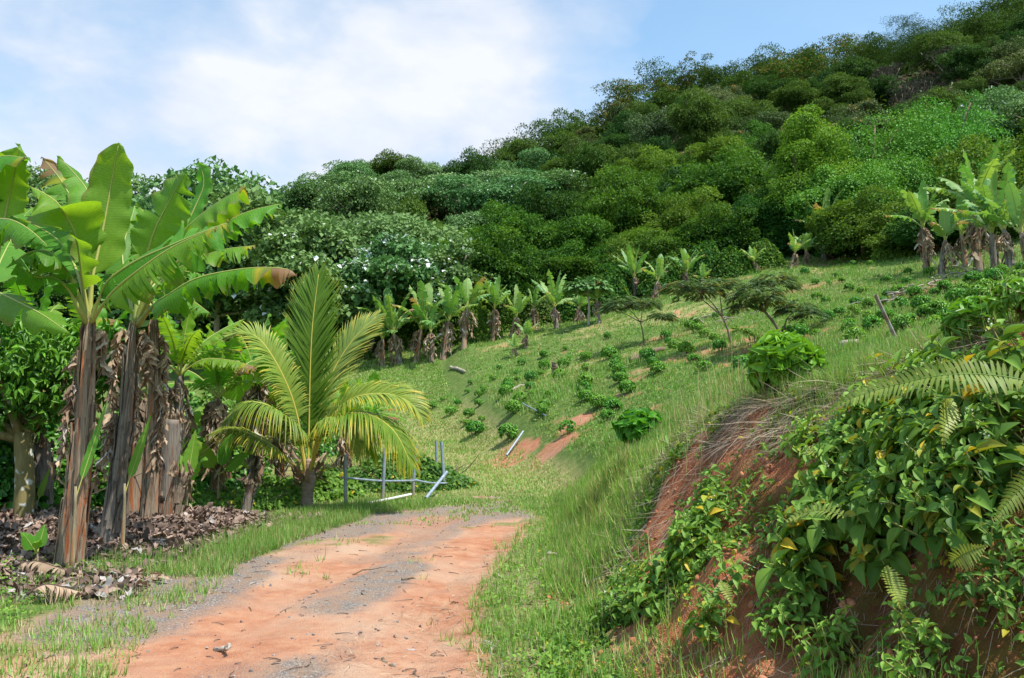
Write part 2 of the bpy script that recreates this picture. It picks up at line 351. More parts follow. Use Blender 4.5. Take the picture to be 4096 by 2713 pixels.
def ground_mat():
    m, nt, N, L = newmat("ground_cover")
    def A(n):
        a = nd(nt, 'ShaderNodeAttribute', attribute_name=n); s = nt.nodes.new('ShaderNodeSeparateColor'); L.new(a.outputs[0], s.inputs[0]); return s.outputs
    a = A('ma'); b = A('mb')
    big = noise(nt, .7, 5, .65); mid = noise(nt, 4.5, 5, .7); fine = noise(nt, 38, 4, .75); vf = noise(nt, 140, 2, .6)
    soil = ramp(nt, mid, [(.28, (.37, .165, .095)), (.5, (.46, .235, .14)), (.72, (.53, .31, .195))])
    soil = mixc(nt, ramp(nt, big, [(.42, (0, 0, 0)), (.62, (1, 1, 1))]), soil, (.50, .34, .235))
    soil = mixc(nt, a[2], soil, ramp(nt, mid, [(.28, (.27, .085, .04)), (.5, (.40, .14, .065)), (.72, (.48, .24, .12))]))
    soil = mixc(nt, ramp(nt, fine, [(.58, (0, 0, 0)), (.78, (.6, .6, .6))]), soil, (.30, .15, .09))
    vor = nt.nodes.new('ShaderNodeTexVoronoi'); vor.inputs['Scale'].default_value = 95
    tc = nt.nodes.new('ShaderNodeTexCoord'); L.new(tc.outputs['Object'], vor.inputs['Vector'])
    gcol = nt.nodes.new('ShaderNodeSeparateColor'); L.new(vor.outputs['Color'], gcol.inputs[0])
    grav = ramp(nt, gcol.outputs[0], [(0, (.10, .09, .085)), (.6, (.21, .19, .175)), (.88, (.30, .275, .25)), (1, (.55, .52, .47))])
    grav = mixc(nt, ramp(nt, mid, [(.36, (0, 0, 0)), (.6, (.85, .85, .85))]), grav, (.30, .195, .13))
    grass = ramp(nt, mid, [(.3, (.06, .11, .025)), (.55, (.12, .18, .04)), (.75, (.24, .23, .09))])
    dry = ramp(nt, mid, [(.3, (.17, .19, .05)), (.7, (.38, .32, .15))])
    hum = ramp(nt, mid, [(.3, (.035, .025, .016)), (.7, (.13, .085, .05))])
    mos = ramp(nt, mid, [(.35, (.13, .045, .018)), (.55, (.13, .085, .02)), (.7, (.20, .075, .03))])
    sel = lambda s, w: mth(nt, 'MULTIPLY', mth(nt, 'SUBTRACT', mth(nt, 'ADD', s, mth(nt, 'MULTIPLY', mth(nt, 'SUBTRACT', fine, .5), w)), .28), 2.3, True)
    col = mixc(nt, sel(b[2], .5), grass, dry); col = mixc(nt, sel(a[0], .5), col, soil); col = mixc(nt, sel(a[1], .9), col, grav)
    col = mixc(nt, sel(b[0], .5), col, hum); col = mixc(nt, sel(b[1], .5), col, mos)
    pb = nd(nt, 'ShaderNodeBsdfPrincipled', Roughness=.95); pb.inputs['Specular IOR Level'].default_value = .15
    L.new(col, pb.inputs['Base Color'])
    hgt = mth(nt, 'ADD', mth(nt, 'MULTIPLY', mid, 1.0), mth(nt, 'ADD', mth(nt, 'MULTIPLY', fine, .5), mth(nt, 'MULTIPLY', vor.outputs[0], .25)))
    bp = nt.nodes.new('ShaderNodeBump'); bp.inputs['Strength'].default_value = .7; bp.inputs['Distance'].default_value = .05
    L.new(hgt, bp.inputs['Height']); L.new(bp.outputs[0], pb.inputs['Normal'])
    out = nt.nodes.new('ShaderNodeOutputMaterial'); L.new(pb.outputs[0], out.inputs[0]); return m
M_ground = ground_mat()
def sheet(name, facemask, dz=0):
    ny, nx = GX.shape; idx = np.arange(ny * nx).reshape(ny, nx)
    q4 = np.stack([idx[:-1, :-1], idx[:-1, 1:], idx[1:, 1:], idx[1:, :-1]], -1)[facemask]
    us, inv = np.unique(q4.ravel(), return_inverse=True); q4 = inv.reshape(-1, 4)
    v = np.stack([GX.ravel()[us], GY.ravel()[us], GZ.ravel()[us] + dz], 1)
    me = bpy.data.meshes.new(name); me.vertices.add(len(v)); me.vertices.foreach_set("co", v.astype(np.float32).ravel())
    me.loops.add(q4.size); me.loops.foreach_set("vertex_index", q4.astype(np.int32).ravel())
    me.polygons.add(len(q4)); me.polygons.foreach_set("loop_start", np.arange(0, q4.size, 4, dtype=np.int32))
    for nm, M in (('ma', MA), ('mb', MB)):
        at = me.attributes.new(nm, 'FLOAT_COLOR', 'POINT'); c = M.reshape(-1, 3)[us]
        at.data.foreach_set("color", np.concatenate([c, np.ones((len(c), 1))], 1).astype(np.float32).ravel())
    me.update(calc_edges=True); me.polygons.foreach_set("use_smooth", np.ones(len(q4), bool))
    me.materials.append(M_ground); o = bpy.data.objects.new(name, me); C.objects.link(o); o["kind"] = "structure"; return o
cxm = (GX[:-1, :-1] + GX[1:, 1:]) / 2; cym = (GY[:-1, :-1] + GY[1:, 1:]) / 2
tm = bank_t(cxm, cym)
is_bank = (tm > .02) & (tm < 1.02) & (cym < 16) & (cym > -6)
is_hill = (cym > 62)
is_road = (cxm > rl(cym)) & (cxm < rr(cym)) & (cym < 19) & (cym > -12) & ~is_bank
sheet('earth_bank', is_bank); sheet('forest_hill', is_hill); sheet('dirt_road', is_road); sheet('ground', ~is_bank & ~is_hill & ~is_road)
# ------------------------------------------------------------------ materials for plants
M_tree = leafmat("leaf_broad_dark", (.016, .050, .009), (.10, .205, .030), brown=(.42, .20, .04), rough=.7, spec=.2, trans=.25, rnd=.5, nscale=.35)
M_bright = leafmat("leaf_bright_green", (.020, .078, .009), (.175, .33, .033), brown=(.40, .36, .05), rough=.65, spec=.22, trans=.33, rnd=.25, nscale=.6)
M_silver = leafmat("leaf_silver_green", (.05, .13, .035), (.21, .36, .12), brown=(.62, .36, .06), white=(.8, .84, .82), rough=.7, spec=.18, trans=.2, rnd=.2, nscale=.5, tcol=(1, 1.1, .7))
M_olive = leafmat("leaf_olive", (.045, .085, .022), (.17, .24, .065), brown=(.55, .26, .04), rough=.6, trans=.15, rnd=.4, nscale=.4)  # olive leaf colour darkened to paint in cloud shadow on the hilltop
M_twig = leafmat("twigs_grey", (.09, .085, .06), (.22, .20, .15), rough=.9, trans=0, rnd=.2)
M_vine = leafmat("leaf_vine", (.03, .10, .018), (.13, .33, .04), rough=.6, spec=.25, trans=.25, rnd=.1, nscale=.4)
M_banana = leafmat("banana_leaf", (.055, .17, .018), (.16, .34, .04), brown=(.30, .19, .11), white=(.55, .42, .05), rough=.5, trans=.52, spec=.3, rnd=.25, vein=420, tcol=(1.5, 1.35, .35))
M_bananaf = leafmat("banana_leaf_far", (.10, .24, .05), (.27, .47, .13), brown=(.36, .24, .14), white=(.62, .42, .04), rough=.5, trans=.35, spec=.5, rnd=.4, tcol=(1.3, 1.25, .45))
M_rib = leafmat("banana_midrib", (.28, .33, .07), (.42, .42, .12), brown=(.30, .14, .06), white=(.6, .5, .2), rough=.45, trans=.0, rnd=.1)
M_dead = leafmat("dead_banana_leaf", (.20, .12, .075), (.50, .37, .25), brown=(.07, .045, .03), white=(.62, .56, .50), rough=.85, trans=.12, rnd=.2, nscale=6, tcol=(1.2, 1, .7), hue=0)
M_coffee = leafmat("coffee_leaf", (.035, .13, .015), (.18, .42, .035), brown=(.32, .30, .05), rough=.38, trans=.28, spec=.35, rnd=.3)
M_coco = leafmat("coconut_leaflet", (.09, .20, .015), (.26, .38, .04), brown=(.62, .48, .04), white=(.45, .55, .25), rough=.5, trans=.35, spec=.3, rnd=0, hue=0)
M_cocorib = leafmat("coconut_rib", (.42, .36, .09), (.62, .50, .07), brown=(.38, .24, .12), rough=.5, trans=0, rnd=0, hue=0)
M_mimosa = leafmat("mimosa_leaf", (.035, .085, .045), (.13, .23, .07), brown=(.30, .22, .05), rough=.6, trans=.25, rnd=.1)
M_shrub = leafmat("shrub_leaf", (.045, .13, .018), (.24, .42, .06), brown=(.66, .48, .04), white=(.85, .85, .78), rough=.55, trans=.32, spec=.28, rnd=.1, hue=0)
M_fern = leafmat("fern_leaf", (.09, .17, .025), (.27, .36, .06), brown=(.35, .22, .06), rough=.5, trans=.3, rnd=.1)
M_grass = leafmat("grass_blade", (.07, .20, .025), (.27, .48, .08), brown=(.48, .38, .20), white=(.75, .8, .4), rough=.5, trans=.3, rnd=0, hue=0)
M_straw = leafmat("straw", (.22, .16, .11), (.52, .42, .30), brown=(.12, .08, .06), rough=.9, trans=.1, rnd=0, hue=0)
M_litter = leafmat("leaf_litter", (.10, .06, .045), (.38, .27, .21), brown=(.06, .04, .03), white=(.46, .44, .42), rough=.85, trans=.05, rnd=0, hue=0)
M_bark = barkmat("bark_brown", (.10, .07, .045), (.24, .18, .12))
M_barkpale = barkmat("bark_pale", (.26, .22, .17), (.44, .38, .31))
M_barklich = barkmat("bark_lichen", (.16, .13, .05), (.30, .24, .10), spots=(.55, .55, .48))
M_stem = barkmat("banana_stem", (.13, .09, .065), (.44, .34, .24), c=(.40, .13, .05), scale=(16, 16, .7), bump=1.0)
M_stemgrey = barkmat("banana_stem_grey", (.11, .09, .075), (.36, .31, .26), c=(.20, .09, .05), scale=(16, 16, .7), bump=1.0)
M_flower = leafmat("flower_orange", (.60, .22, .02), (.75, .40, .03), rough=.6, trans=.2, rnd=0)
# ------------------------------------------------------------------ trees
def limb_paths(r, H, R, n, base=.35, spread=1):
    out = []
    for i in range(n):
        a = r.rand() * 2 * PI; t = base + r.rand() * .35; p0 = np.array([0, 0, H * t])
        e = np.array([math.cos(a) * R * (.5 + .4 * r.rand()) * spread, math.sin(a) * R * (.5 + .4 * r.rand()) * spread, H * (.72 + .2 * r.rand())])
        out.append(bez([p0, (p0 + e) / 2 + np.array([0, 0, -.06 * H]) + r.randn(3) * R * .05, e], 6))
    return out
def crown_pts(r, R, z0, z1, npuff, nleaf, flat=1.0, under=.25, puff=(.22, .38)):
    """leaf positions on many overlapping puffs spread through the crown"""
    nl = 5; a = r.rand(nl) * 6.28; m_ = np.stack([np.cos(a) * R * .5 * r.rand(nl) ** .5, np.sin(a) * R * .5 * r.rand(nl) ** .5, (z1 - z0) * (r.rand(nl) * .38 - .12)], 1); lr = .45 + .35 * r.rand(nl); m_[0] *= .2; lr[0] = .7
    kl = r.randint(nl, size=npuff); u = nrm(r.randn(npuff, 3)); u[:, 2] = np.abs(u[:, 2]) * 1.1 - .3; rad = r.rand(npuff) ** .4
    c = m_[kl] + u * (rad * lr[kl])[:, None] * np.array([R, R, (z1 - z0) * .62]); c[:, 2] = np.clip(c[:, 2] + z0 + (z1 - z0) * .33, z0, z1)
    pr = R * (puff[0] + (puff[1] - puff[0]) * r.rand(npuff) ** 1.6)
    k = r.choice(npuff, nleaf, p=pr ** 2 / (pr ** 2).sum())
    d = nrm(r.randn(nleaf, 3)); low = d[:, 2] < -.1; fl = low & (r.rand(nleaf) > under); d[fl, 2] *= -1
    rr = pr[k] * (.72 + .34 * r.rand(nleaf) ** .5)
    rr = rr * (1 + .28 * (vn(d[:, 0] * 2.3 + k * 1.7, d[:, 1] * 2.3 + d[:, 2] * 2, 5) - .5) * 2) * (1 + (r.rand(nleaf) < .06) * .25)
    p = c[k] + d * rr[:, None] * np.array([1, 1, .8 * flat])
    return p, d, k, c
def make_tree(name, r, R, Ht, npuff, nleaf, size, mat, bark, label, cat, group, loc=(0, 0, 0), z0f=.3, flat=1.0, light=.45, var=.22, orange=0, white=0, limbs=6, droop=.3, wide=.55, under=.25, puff=(.22, .38), T=None, s=1, twr=.022):
    root = thing(name, loc, label, cat, group, s=s)
    g = Geo(); p, d, k, c = crown_pts(r, R, Ht * z0f, Ht, npuff, nleaf, flat, under, puff)
    n = len(p); N = nrm(d * .7 + np.array([0, 0, .75]) + r.randn(n, 3) * .38); A = r.randn(n, 3) + d * .8; A[:, 2] -= droop
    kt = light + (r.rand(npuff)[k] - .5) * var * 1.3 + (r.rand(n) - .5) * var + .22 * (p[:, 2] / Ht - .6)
    br = np.zeros(n); wh = np.zeros(n)
    top = d[:, 2] > .15
    if orange: 
        po = r.rand(npuff)[k] < .55; br[(r.rand(n) < orange) & top & po] = .95
    if white:
        po = (r.rand(npuff)[k] < .6); wh[(r.rand(n) < white) & top & po] = 1
    L = size * (.7 + .6 * r.rand(n))
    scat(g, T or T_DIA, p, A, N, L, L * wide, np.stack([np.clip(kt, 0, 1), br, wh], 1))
    g.build('crown', mat, root)
    t = Geo(); lean = r.randn(2) * .04 * Ht
    tube(t, bez([[0, 0, -.6], [lean[0] * .4, lean[1] * .4, Ht * .3], [lean[0], lean[1], Ht * .55]], 7), np.linspace(Ht * twr, Ht * twr * .4, 7), 7)
    for i in range(limbs):
        e = c[r.randint(npuff)]; p0 = np.array([lean[0] * .5, lean[1] * .5, Ht * (.25 + .25 * r.rand())])
        tube(t, bez([p0, (p0 + e) / 2 + r.randn(3) * R * .06, e], 6), np.linspace(Ht * twr * .45, Ht * .006, 6), 5)
    t.build('trunk', bark, root); return root
# ------------------------------------------------------------------ forest on the hill
r = RS(11)
G = 'trees of the forest on the hillside'
protos = {}
def proto(kind, n, **kw):
    L = []
    for i in range(n):
        L.append(dict(kw, seed=100 * len(protos) + i))
    protos[kind] = [L, [None] * n]
TL = {'dark': 'dark green broad crowned tree in the forest covering the hill', 'bright': 'yellowish green bushy crowned tree in the forest below the ridge',
      'silver': 'silvery green flat crowned tree with pale leaf clusters in the hill forest', 'orange': 'spreading tree with orange tinted crown high on the hill',
      'olive': 'olive green fine leaved tree on the upper hill, dulled to suggest cloud shadow', 'grey': 'grey brown nearly bare tree on the upper hill', 'edge': 'dense leafy tree at the forest edge behind the banana plants'}
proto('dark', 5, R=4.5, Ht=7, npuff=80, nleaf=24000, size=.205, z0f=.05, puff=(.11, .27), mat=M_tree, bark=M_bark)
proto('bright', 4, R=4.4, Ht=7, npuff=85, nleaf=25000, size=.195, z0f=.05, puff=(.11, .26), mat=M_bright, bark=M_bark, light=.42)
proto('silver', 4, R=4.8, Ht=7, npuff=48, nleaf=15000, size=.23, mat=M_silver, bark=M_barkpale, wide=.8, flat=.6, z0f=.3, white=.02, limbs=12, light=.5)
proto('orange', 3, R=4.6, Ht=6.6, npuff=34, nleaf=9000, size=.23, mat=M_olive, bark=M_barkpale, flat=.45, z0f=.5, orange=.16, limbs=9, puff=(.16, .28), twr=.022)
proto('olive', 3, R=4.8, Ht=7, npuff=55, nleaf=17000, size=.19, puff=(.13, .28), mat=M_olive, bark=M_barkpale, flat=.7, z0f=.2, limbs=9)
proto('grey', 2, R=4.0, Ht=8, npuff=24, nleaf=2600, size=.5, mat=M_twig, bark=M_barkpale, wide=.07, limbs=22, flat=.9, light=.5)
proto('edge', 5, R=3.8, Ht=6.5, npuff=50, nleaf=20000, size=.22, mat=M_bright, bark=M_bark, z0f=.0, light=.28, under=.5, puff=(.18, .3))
def tree(kind, loc, s, label=None, group=G, sz=1):
    L, P = protos[kind]; i = r.randint(len(L))
    lab = label or TL[kind]; grp = None if label else G
    nm = {'dark': 'forest_tree', 'bright': 'bushy_tree', 'silver': 'silver_leaf_tree', 'orange': 'orange_crowned_tree', 'olive': 'olive_tree', 'grey': 'bare_tree', 'edge': 'forest_edge_tree'}[kind]
    if P[i] is None:
        kw = dict(L[i]); sd = kw.pop('seed'); o = make_tree(nm, RS(sd), label=lab, cat='tree', group=grp, **kw); P[i] = o
        o.location = tuple(map(float, loc)); o.rotation_euler = (0, 0, r.rand() * 6.3)
    else:
        o = dup(P[i], loc, r.rand() * 6.3, 1, lab)
        if grp is None and 'group' in o: del o['group']
    a_ = .78 + .5 * r.rand(); o.scale = (s * a_, s * (1.15 - .35 * (a_ - .78)) * (.85 + .25 * r.rand()), s * sz * (.72 + .62 * r.rand())); o.rotation_euler = (r.randn() * .13, r.randn() * .13, r.rand() * 6.28); return o
for k in list(protos):   # fill every prototype early at a real place later
    pass
placed = []
def ok(x, y, d):
    return all((x - a) ** 2 + (y - b) ** 2 > (d + e) ** 2 * .25 for a, b, e in placed)
def kind_at(px, py, y):
    u = vn(px * .011 + 3, py * .02, 81); v = vn(px * .02, py * .03, 91); w_ = r.rand()
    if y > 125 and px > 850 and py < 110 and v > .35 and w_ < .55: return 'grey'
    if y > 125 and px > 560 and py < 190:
        return 'orange' if (w_ < .30 and px < 900) else 'olive' if w_ < .5 else 'dark'  # darker kinds up here stand in for a cloud's shadow on the hill
    if 360 < px < 560 and 185 < py < 245: return 'silver' if w_ < .7 else 'dark'
    if px < 440 and py < 320: return 'silver' if w_ < .5 else 'olive' if w_ < .62 else 'bright' if w_ < .72 else 'dark'
    if px > 930 and y < 110: return 'silver' if w_ < .3 else 'bright'
    if 250 < px < 620 and py > 235: return 'bright' if w_ < .75 else 'dark'
    return 'bright' if u > .55 and w_ < .75 else 'olive' if w_ < .1 else 'silver' if w_ < .16 else 'dark'
def pix(x, y, z):
    dz = z - EYE; f = y * cp + dz * sp; up_ = -y * sp + dz * cp
    return 512 + FP * x / f, 339 - FP * up_ / f
# the edge of the wood right behind the banana row
edge = [(395, 366), (440, 352), (480, 343), (520, 333), (560, 322), (600, 306), (640, 292), (690, 278), (735, 268), (780, 262), (825, 262), (870, 262), (915, 256), (960, 250), (1010, 246), (1060, 244)]
for i, (a, b) in enumerate(edge):
    p = hit(a * 4, b * 4); x, y = p[0] + r.randn() * .6, p[1] + 4.5 + r.rand() * 2; s = .72 + .35 * r.rand()
    o = tree('edge', (x, y, float(H(x, y)) - .3), s); placed.append((x, y, 7 * s))
n_tr = 0
for vx, vy, R_, Ht_, z0, sd, lab in [(22.3, 64, 4.0, 15, .0, 1, 'tall bright green vine covered tree standing above the forest edge, narrow pointed top'), (28, 66, 6.2, 12, .0, 2, 'broad tree smothered by bright green vines, centre of the vine curtain'), (34.5, 67, 5.8, 11.5, .0, 3, 'right end of the vine curtain, rounded tree draped in leaves'), (25, 61, 4.2, 9.5, 0, 4, 'shorter vine draped tree in front of the tall pointed one')]:
    make_tree('vine_covered_tree', RS(900 + sd), R_, Ht_, 70, 30000, .2, M_vine if sd != 1 else M_bright, M_bark, lab, 'tree', None, loc=(vx, vy, float(H(vx, vy)) - .5), z0f=z0, under=.5, puff=(.16, .36), light=.8, var=.3, droop=.8, wide=.6)
    placed.append((vx, vy, R_ * 1.7))
placed += [(-13.2, 52, 9), (-9, 54, 9), (-18.5, 53, 9), (-4.8, 56, 7)]
cand = []
for i in range(16000):
    yy = math.exp(r.uniform(math.log(56), math.log(262))); xx = r.uniform(-.72, .72) * yy * 1.0 + 0; cand.append((xx, yy))
far_rest = []
cand.sort(key=lambda t: t[1])
for xx, yy in cand:
    zz = float(H(xx, yy)); px, py = pix(xx, yy, zz + 3)
    if px < -40 or px > 1070: continue
    if yy < 62 and px > 470: continue
    D = 5.2 + .017 * yy
    if px < 250: D *= 1.25
    if not ok(xx, yy, D): continue
    placed.append((xx, yy, D)); s = D / 6.6 * (.66 + .62 * r.rand()); k = kind_at(px, py, yy)
    if n_tr >= 298: far_rest.append((xx, yy, zz, s * 5.6, k)); continue
    tree(k, (xx, yy, zz - .5), s * (1.05 if k != 'grey' else .9)); n_tr += 1
print('forest trees', n_tr, 'farthest', yy)
if far_rest:   # the canopy too far off to tell its trees apart: one object
    g = Geo(); tg = Geo(); rr_ = RS(5)
    for xx, yy, zz, R_, k in far_rest:
        Ht_ = R_ * (1.35 + .5 * rr_.rand()); nl = 3600; p, d, kk, c = crown_pts(rr_, R_, Ht_ * .05, Ht_, 30, nl, 1.0 if k != 'orange' else .6, .25, (.14, .32)); p[:, 0] *= .8 + .4 * rr_.rand()
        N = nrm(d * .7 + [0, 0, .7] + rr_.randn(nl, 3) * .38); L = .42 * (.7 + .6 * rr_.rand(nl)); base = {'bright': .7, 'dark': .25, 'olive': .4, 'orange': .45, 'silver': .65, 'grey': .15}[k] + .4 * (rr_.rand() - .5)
        br = (rr_.rand(nl) < .16) * .85 * (k == 'orange') * (d[:, 2] > .2); 
        scat(g, T_DIA, p + [xx, yy, zz - .5], rr_.randn(nl, 3) + d, N, L, L * (.55 if k != 'grey' else .18), np.stack([np.clip(base + .25 * (rr_.rand(30)[kk] - .5) + .2 * (rr_.rand(nl) - .5), 0, 1), br, (rr_.rand(nl) < .03) * .8 * (k == 'silver')], 1))
    tag(g.build('far_canopy', M_tree), 'unbroken dark green canopy of distant trees along the top of the hill', 'forest canopy', kind='stuff')
print('far canopy trees', len(far_rest), 'from', far_rest[0][1] if far_rest else None)
for wx, wy, s_, lab in [(-13.2, 52, 1.5, 'pale green tree with white leaf clusters rising behind the coconut palm top'), (-9.0, 54, 1.3, 'spreading tree with many white flower like leaves, right of the palm top'), (-18.5, 53, 1.45, 'grey green round leaved tree behind the split banana leaves'), (-4.8, 56, .95, 'small green tree between the white flowering tree and the banana row')]:
    make_tree('white_flowering_tree', RS(int(50 - wx)), 4.4, 8.0, 60, 20000, .24, M_silver, M_barkpale, lab, 'tree', None, loc=(wx, wy, float(H(wx, wy)) - .3), z0f=.12, flat=.8, light=.5, white=.28 if wx > -10 and wx < -5 else .04, wide=.8, limbs=16, puff=(.14, .28), s=s_)
# undergrowth that closes the forest floor
g = Geo(); n = 60000; yy = np.exp(r.uniform(math.log(52), math.log(250), n)); xx = r.uniform(-.75, .75, n) * yy
keep = (yy > 62) | (xx < -8); xx, yy = xx[keep], yy[keep]; n = len(xx); zz = H(xx, yy) + r.rand(n) ** 2 * (1.2 + .012 * yy)
L = (.5 + .006 * yy) * (.6 + .8 * r.rand(n))
N = nrm(r.randn(n, 3) * .5 + [0, -.2, .8]); scat(g, T_DIA, np.stack([xx, yy, zz], 1), r.randn(n, 3), N, L, L * .6, np.stack([r.rand(n) * .4, r.rand(n) * 0, r.rand(n) * 0], 1))
tag(g.build('undergrowth', M_tree), 'dark green undergrowth covering the forest floor on the hill', 'undergrowth', kind='stuff')
# ------------------------------------------------------------------ banana plants
def banana_leaf(root, pts, width, seed, up=(0, 0, 1), droop=.3, tears=14, pet=.18, brown=0., twist=0, gap=.5, tint=.5, name='leaf', mat=None, ribmat=None, nst=44, ribr=.018, wave=.04, label=None, side2=None, tipround=.16, curl=0, yel=0):
    """one leaf: pts = midrib from the stem to the tip; droop = how far each half hangs below flat (radians, negative = folded up)"""
    r = RS(seed); P = bez(pts, 60); seg = np.linalg.norm(np.diff(P, axis=0), axis=1); Lc = np.concatenate([[0], np.cumsum(seg)]); LEN = Lc[-1]
    def at(s): return np.stack([np.interp(s * LEN, Lc, P[:, i]) for i in range(3)], -1)
    g = Geo(); upv = np.array(up, float)
    for side in (-1, 1):
        dr0 = droop if (side == -1 or side2 is None) else side2
        nt_ = max(1, int(tears * (.8 + .4 * r.rand()))); cuts = np.sort(r.rand(nt_)) if tears > 0 else np.array([])
        cuts = np.concatenate([[0], cuts, [1]]); ph = r.rand() * 6
        for a, b in zip(cuts[:-1], cuts[1:]):
            if b - a < .004: continue
            m = max(2, int(math.ceil((b - a) * nst)) + 1); s = np.linspace(a, b, m); S = pet + s * (1 - pet)
            c = at(S); T = nrm(at(np.minimum(S + .01, 1)) - at(np.maximum(S - .01, 0)))
            Sd = nrm(np.cross(T, upv)) * side; Nn = nrm(np.cross(Sd, T)) * side
            w = width * .5 * np.clip(np.minimum((s / .12 + .02) ** .6, 1), 0, 1) * np.clip(((1 - s) / tipround), 0, 1) ** .6 * (1.0 - .42 * np.clip((s - .38) / .62, 0, 1) ** 1.5)
            w = w * (1 + .05 * np.sin(s * 30 + ph)) * (1 - (0.10 * r.rand() if tears > 4 else 0))
            dr = dr0 + (r.randn() * .16 if tears > 0 else 0); gp = (b - a) * (1 - pet) * LEN * .5 * gap if tears > 0 else 0
            gp = min(gp, .05 + .03 * r.rand()); K = 6; rows = []
            mid = (m - 1) / 2
            for j in range(K):
                v = j / (K - 1); sh = -(np.arange(m) - mid) / max(mid, 1) * gp * v ** 1.6
                sw = -.18 * v * w * (1 if tears > 0 else .6)        # side veins sweep towards the tip
                ang = dr * (.35 + .65 * v) + curl * v * v
                wv = wave * min(1, width / .6) ** 1.3 * np.sin(s * 38 + ph + v * 2) * v * v
                rows.append(c + Sd * (w * v * np.cos(ang))[:, None] - Nn * (w * v * np.sin(ang))[:, None] + T * (sh - sw)[:, None] + Nn * wv[:, None])
            V = np.stack(rows, 1).reshape(-1, 3)
            if dr0 > .9: V = V + 0
            br = np.zeros((m, K)); tt = np.full((m, K), tint) + .12 * r.randn() * (tears > 0)
            vv = np.linspace(0, 1, K)[None, :]; ss = s[:, None]
            if brown: br = np.clip((ss - (1 - brown)) / .05 + vv * .6 - .3, 0, 1) + np.clip((vv - .93) * 6, 0, .6) * (r.rand() < .5)
            else: br = np.clip((vv - .95) * 10, 0, .5) * (r.rand() < .35) + 0 * ss
            ye = np.clip(1 - abs((ss - (1 - brown - .015)) / .035), 0, 1) * .8 * (brown > 0) + 0 * vv + yel
            F = []
            for i in range(m - 1):
                for j in range(K - 1):
                    p = i * K + j; F += [(p, p + 1, p + K + 1), (p, p + K + 1, p + K)]
            tv = np.stack([np.clip(tt + 0 * br, 0, 1), np.clip(br, 0, 1), np.clip(ye, 0, 1)], -1).reshape(-1, 3)
            uv = np.stack([np.broadcast_to(vv, (m, K)), np.broadcast_to(S[:, None], (m, K))], -1).reshape(-1, 2)
            g.add(V, F, tv, uv)
    o = g.build(name, mat or M_banana, root)
    t = Geo(); ss = np.linspace(0, .985, 26); tube(t, at(ss) - 0 * upv, ribr * np.interp(ss, [0, pet, 1], [1.9, 1.0, .18]), 6, tint=(.5, 1. if ribmat == 'dead' else 0, 0))
    q_ = t.build('midrib', M_dead if ribmat == 'dead' else M_rib, o)
    if label: o['label'] = label
    return o
def stem_mesh(root, pts, r0, r1, mat, name='stem', seed=0, n=40, k=22, sheaths=26, cone=True):
    r = RS(seed); P = bez(pts, n); rad = np.linspace(r0, r1, n) * (1 + .35 * np.exp(-np.linspace(0, 9, n)))
    if cone: rad = rad * np.clip(1 - np.clip((np.linspace(0, 1, n) - .88) / .12, 0, 1) ** 1.5 * .72, .2, 1)
    g = Geo(); a = np.arange(k) / k * 2 * PI
    tube(g, P, rad, k, rough=0)
    v = g.v[0]; cc = np.repeat(P, k, 0); d = v[:n * k] - cc; aa = np.tile(a, n); hh = np.repeat(np.arange(n), k)
    v[:n * k] = cc + d * (1 + .16 * fbm(aa * 2.4 + 0 * hh, hh * .07, seed % 50 + 3)[:, None] + .08 * fbm(aa * 5, hh * .35, seed % 50 + 9)[:, None])
    # old leaf sheaths clasping the stem, edges peeling away
    for i in range(sheaths):
        t = r.rand() * .85; h = .16 + .5 * r.rand(); A0 = r.rand() * 6.28; wd = .35 + .75 * r.rand(); m = 9
        i0 = int(t * (n - 1)); i1 = min(n - 1, i0 + int(h * n * .45) + 2); idx = np.linspace(i0, i1, m); V = []; out = .005 + .014 * r.rand()
        for q_ in range(m):
            f = q_ / (m - 1); ii = int(idx[q_]); c = P[ii]; R_ = rad[ii] * (1.05 + .03 * r.rand())
            ww = wd * (1 - .75 * f ** 2)
            for j in range(5):
                u = j / 4 - .5; ang = A0 + u * ww; lift = R_ + out * (.3 + 2.6 * abs(u)) * (.4 + f) + (.02 * r.rand() * f ** 3)
                V.append(c + np.array([math.cos(ang), math.sin(ang), 0]) * lift)
        F = []
        for a_ in range(m - 1):
            for b_ in range(4): p = a_ * 5 + b_; F += [(p, p + 1, p + 6), (p, p + 6, p + 5)]
        g.add(V, F, (.3 + .4 * r.rand(), 0, 0))
    return g.build(name, mat, root)
def hang(root, p, L, seed, w=.16, n=70, out=(0, 0), name='dead_leaf', sz=1):
    """a dead leaf hanging down along the stem: a dry rib with crumpled scraps"""
    r = RS(seed); p = np.array(p, float); o2 = np.array([out[0], out[1], 0.])
    pts = bez([p, p + o2 * .6 + [0, 0, -.12 * L], p + o2 + [0, 0, -.45 * L], p + o2 * .8 + r.randn(3) * [.05, .05, 0] + [0, 0, -L]], 24)
    g = Geo(); tube(g, pts, np.linspace(.014, .006, 24) * sz, 5, tint=(.4, 0, 0))
    k = r.rand(n) ** .8; c = np.stack([np.interp(k, np.linspace(0, 1, 24), pts[:, i]) for i in range(3)], 1)
    a = r.rand(n) * 6.28; d = np.stack([np.cos(a), np.sin(a), -.9 - 1.2 * r.rand(n)], 1)
    N = nrm(np.stack([-np.sin(a), np.cos(a), .5 * r.randn(n)], 1) + r.randn(n, 3) * .5)
    L_ = w * (1.3 + 1.8 * r.rand(n)); scat(g, T_CURL, c + r.randn(n, 3) * .012, d, N, L_, L_ * (.16 + .22 * r.rand(n)), np.stack([r.rand(n), (r.rand(n) < .2) * .6, (r.rand(n) < .12) * .8], 1), bend=r.uniform(-.8, 1, n))
    return g.build(name, M_dead, root)
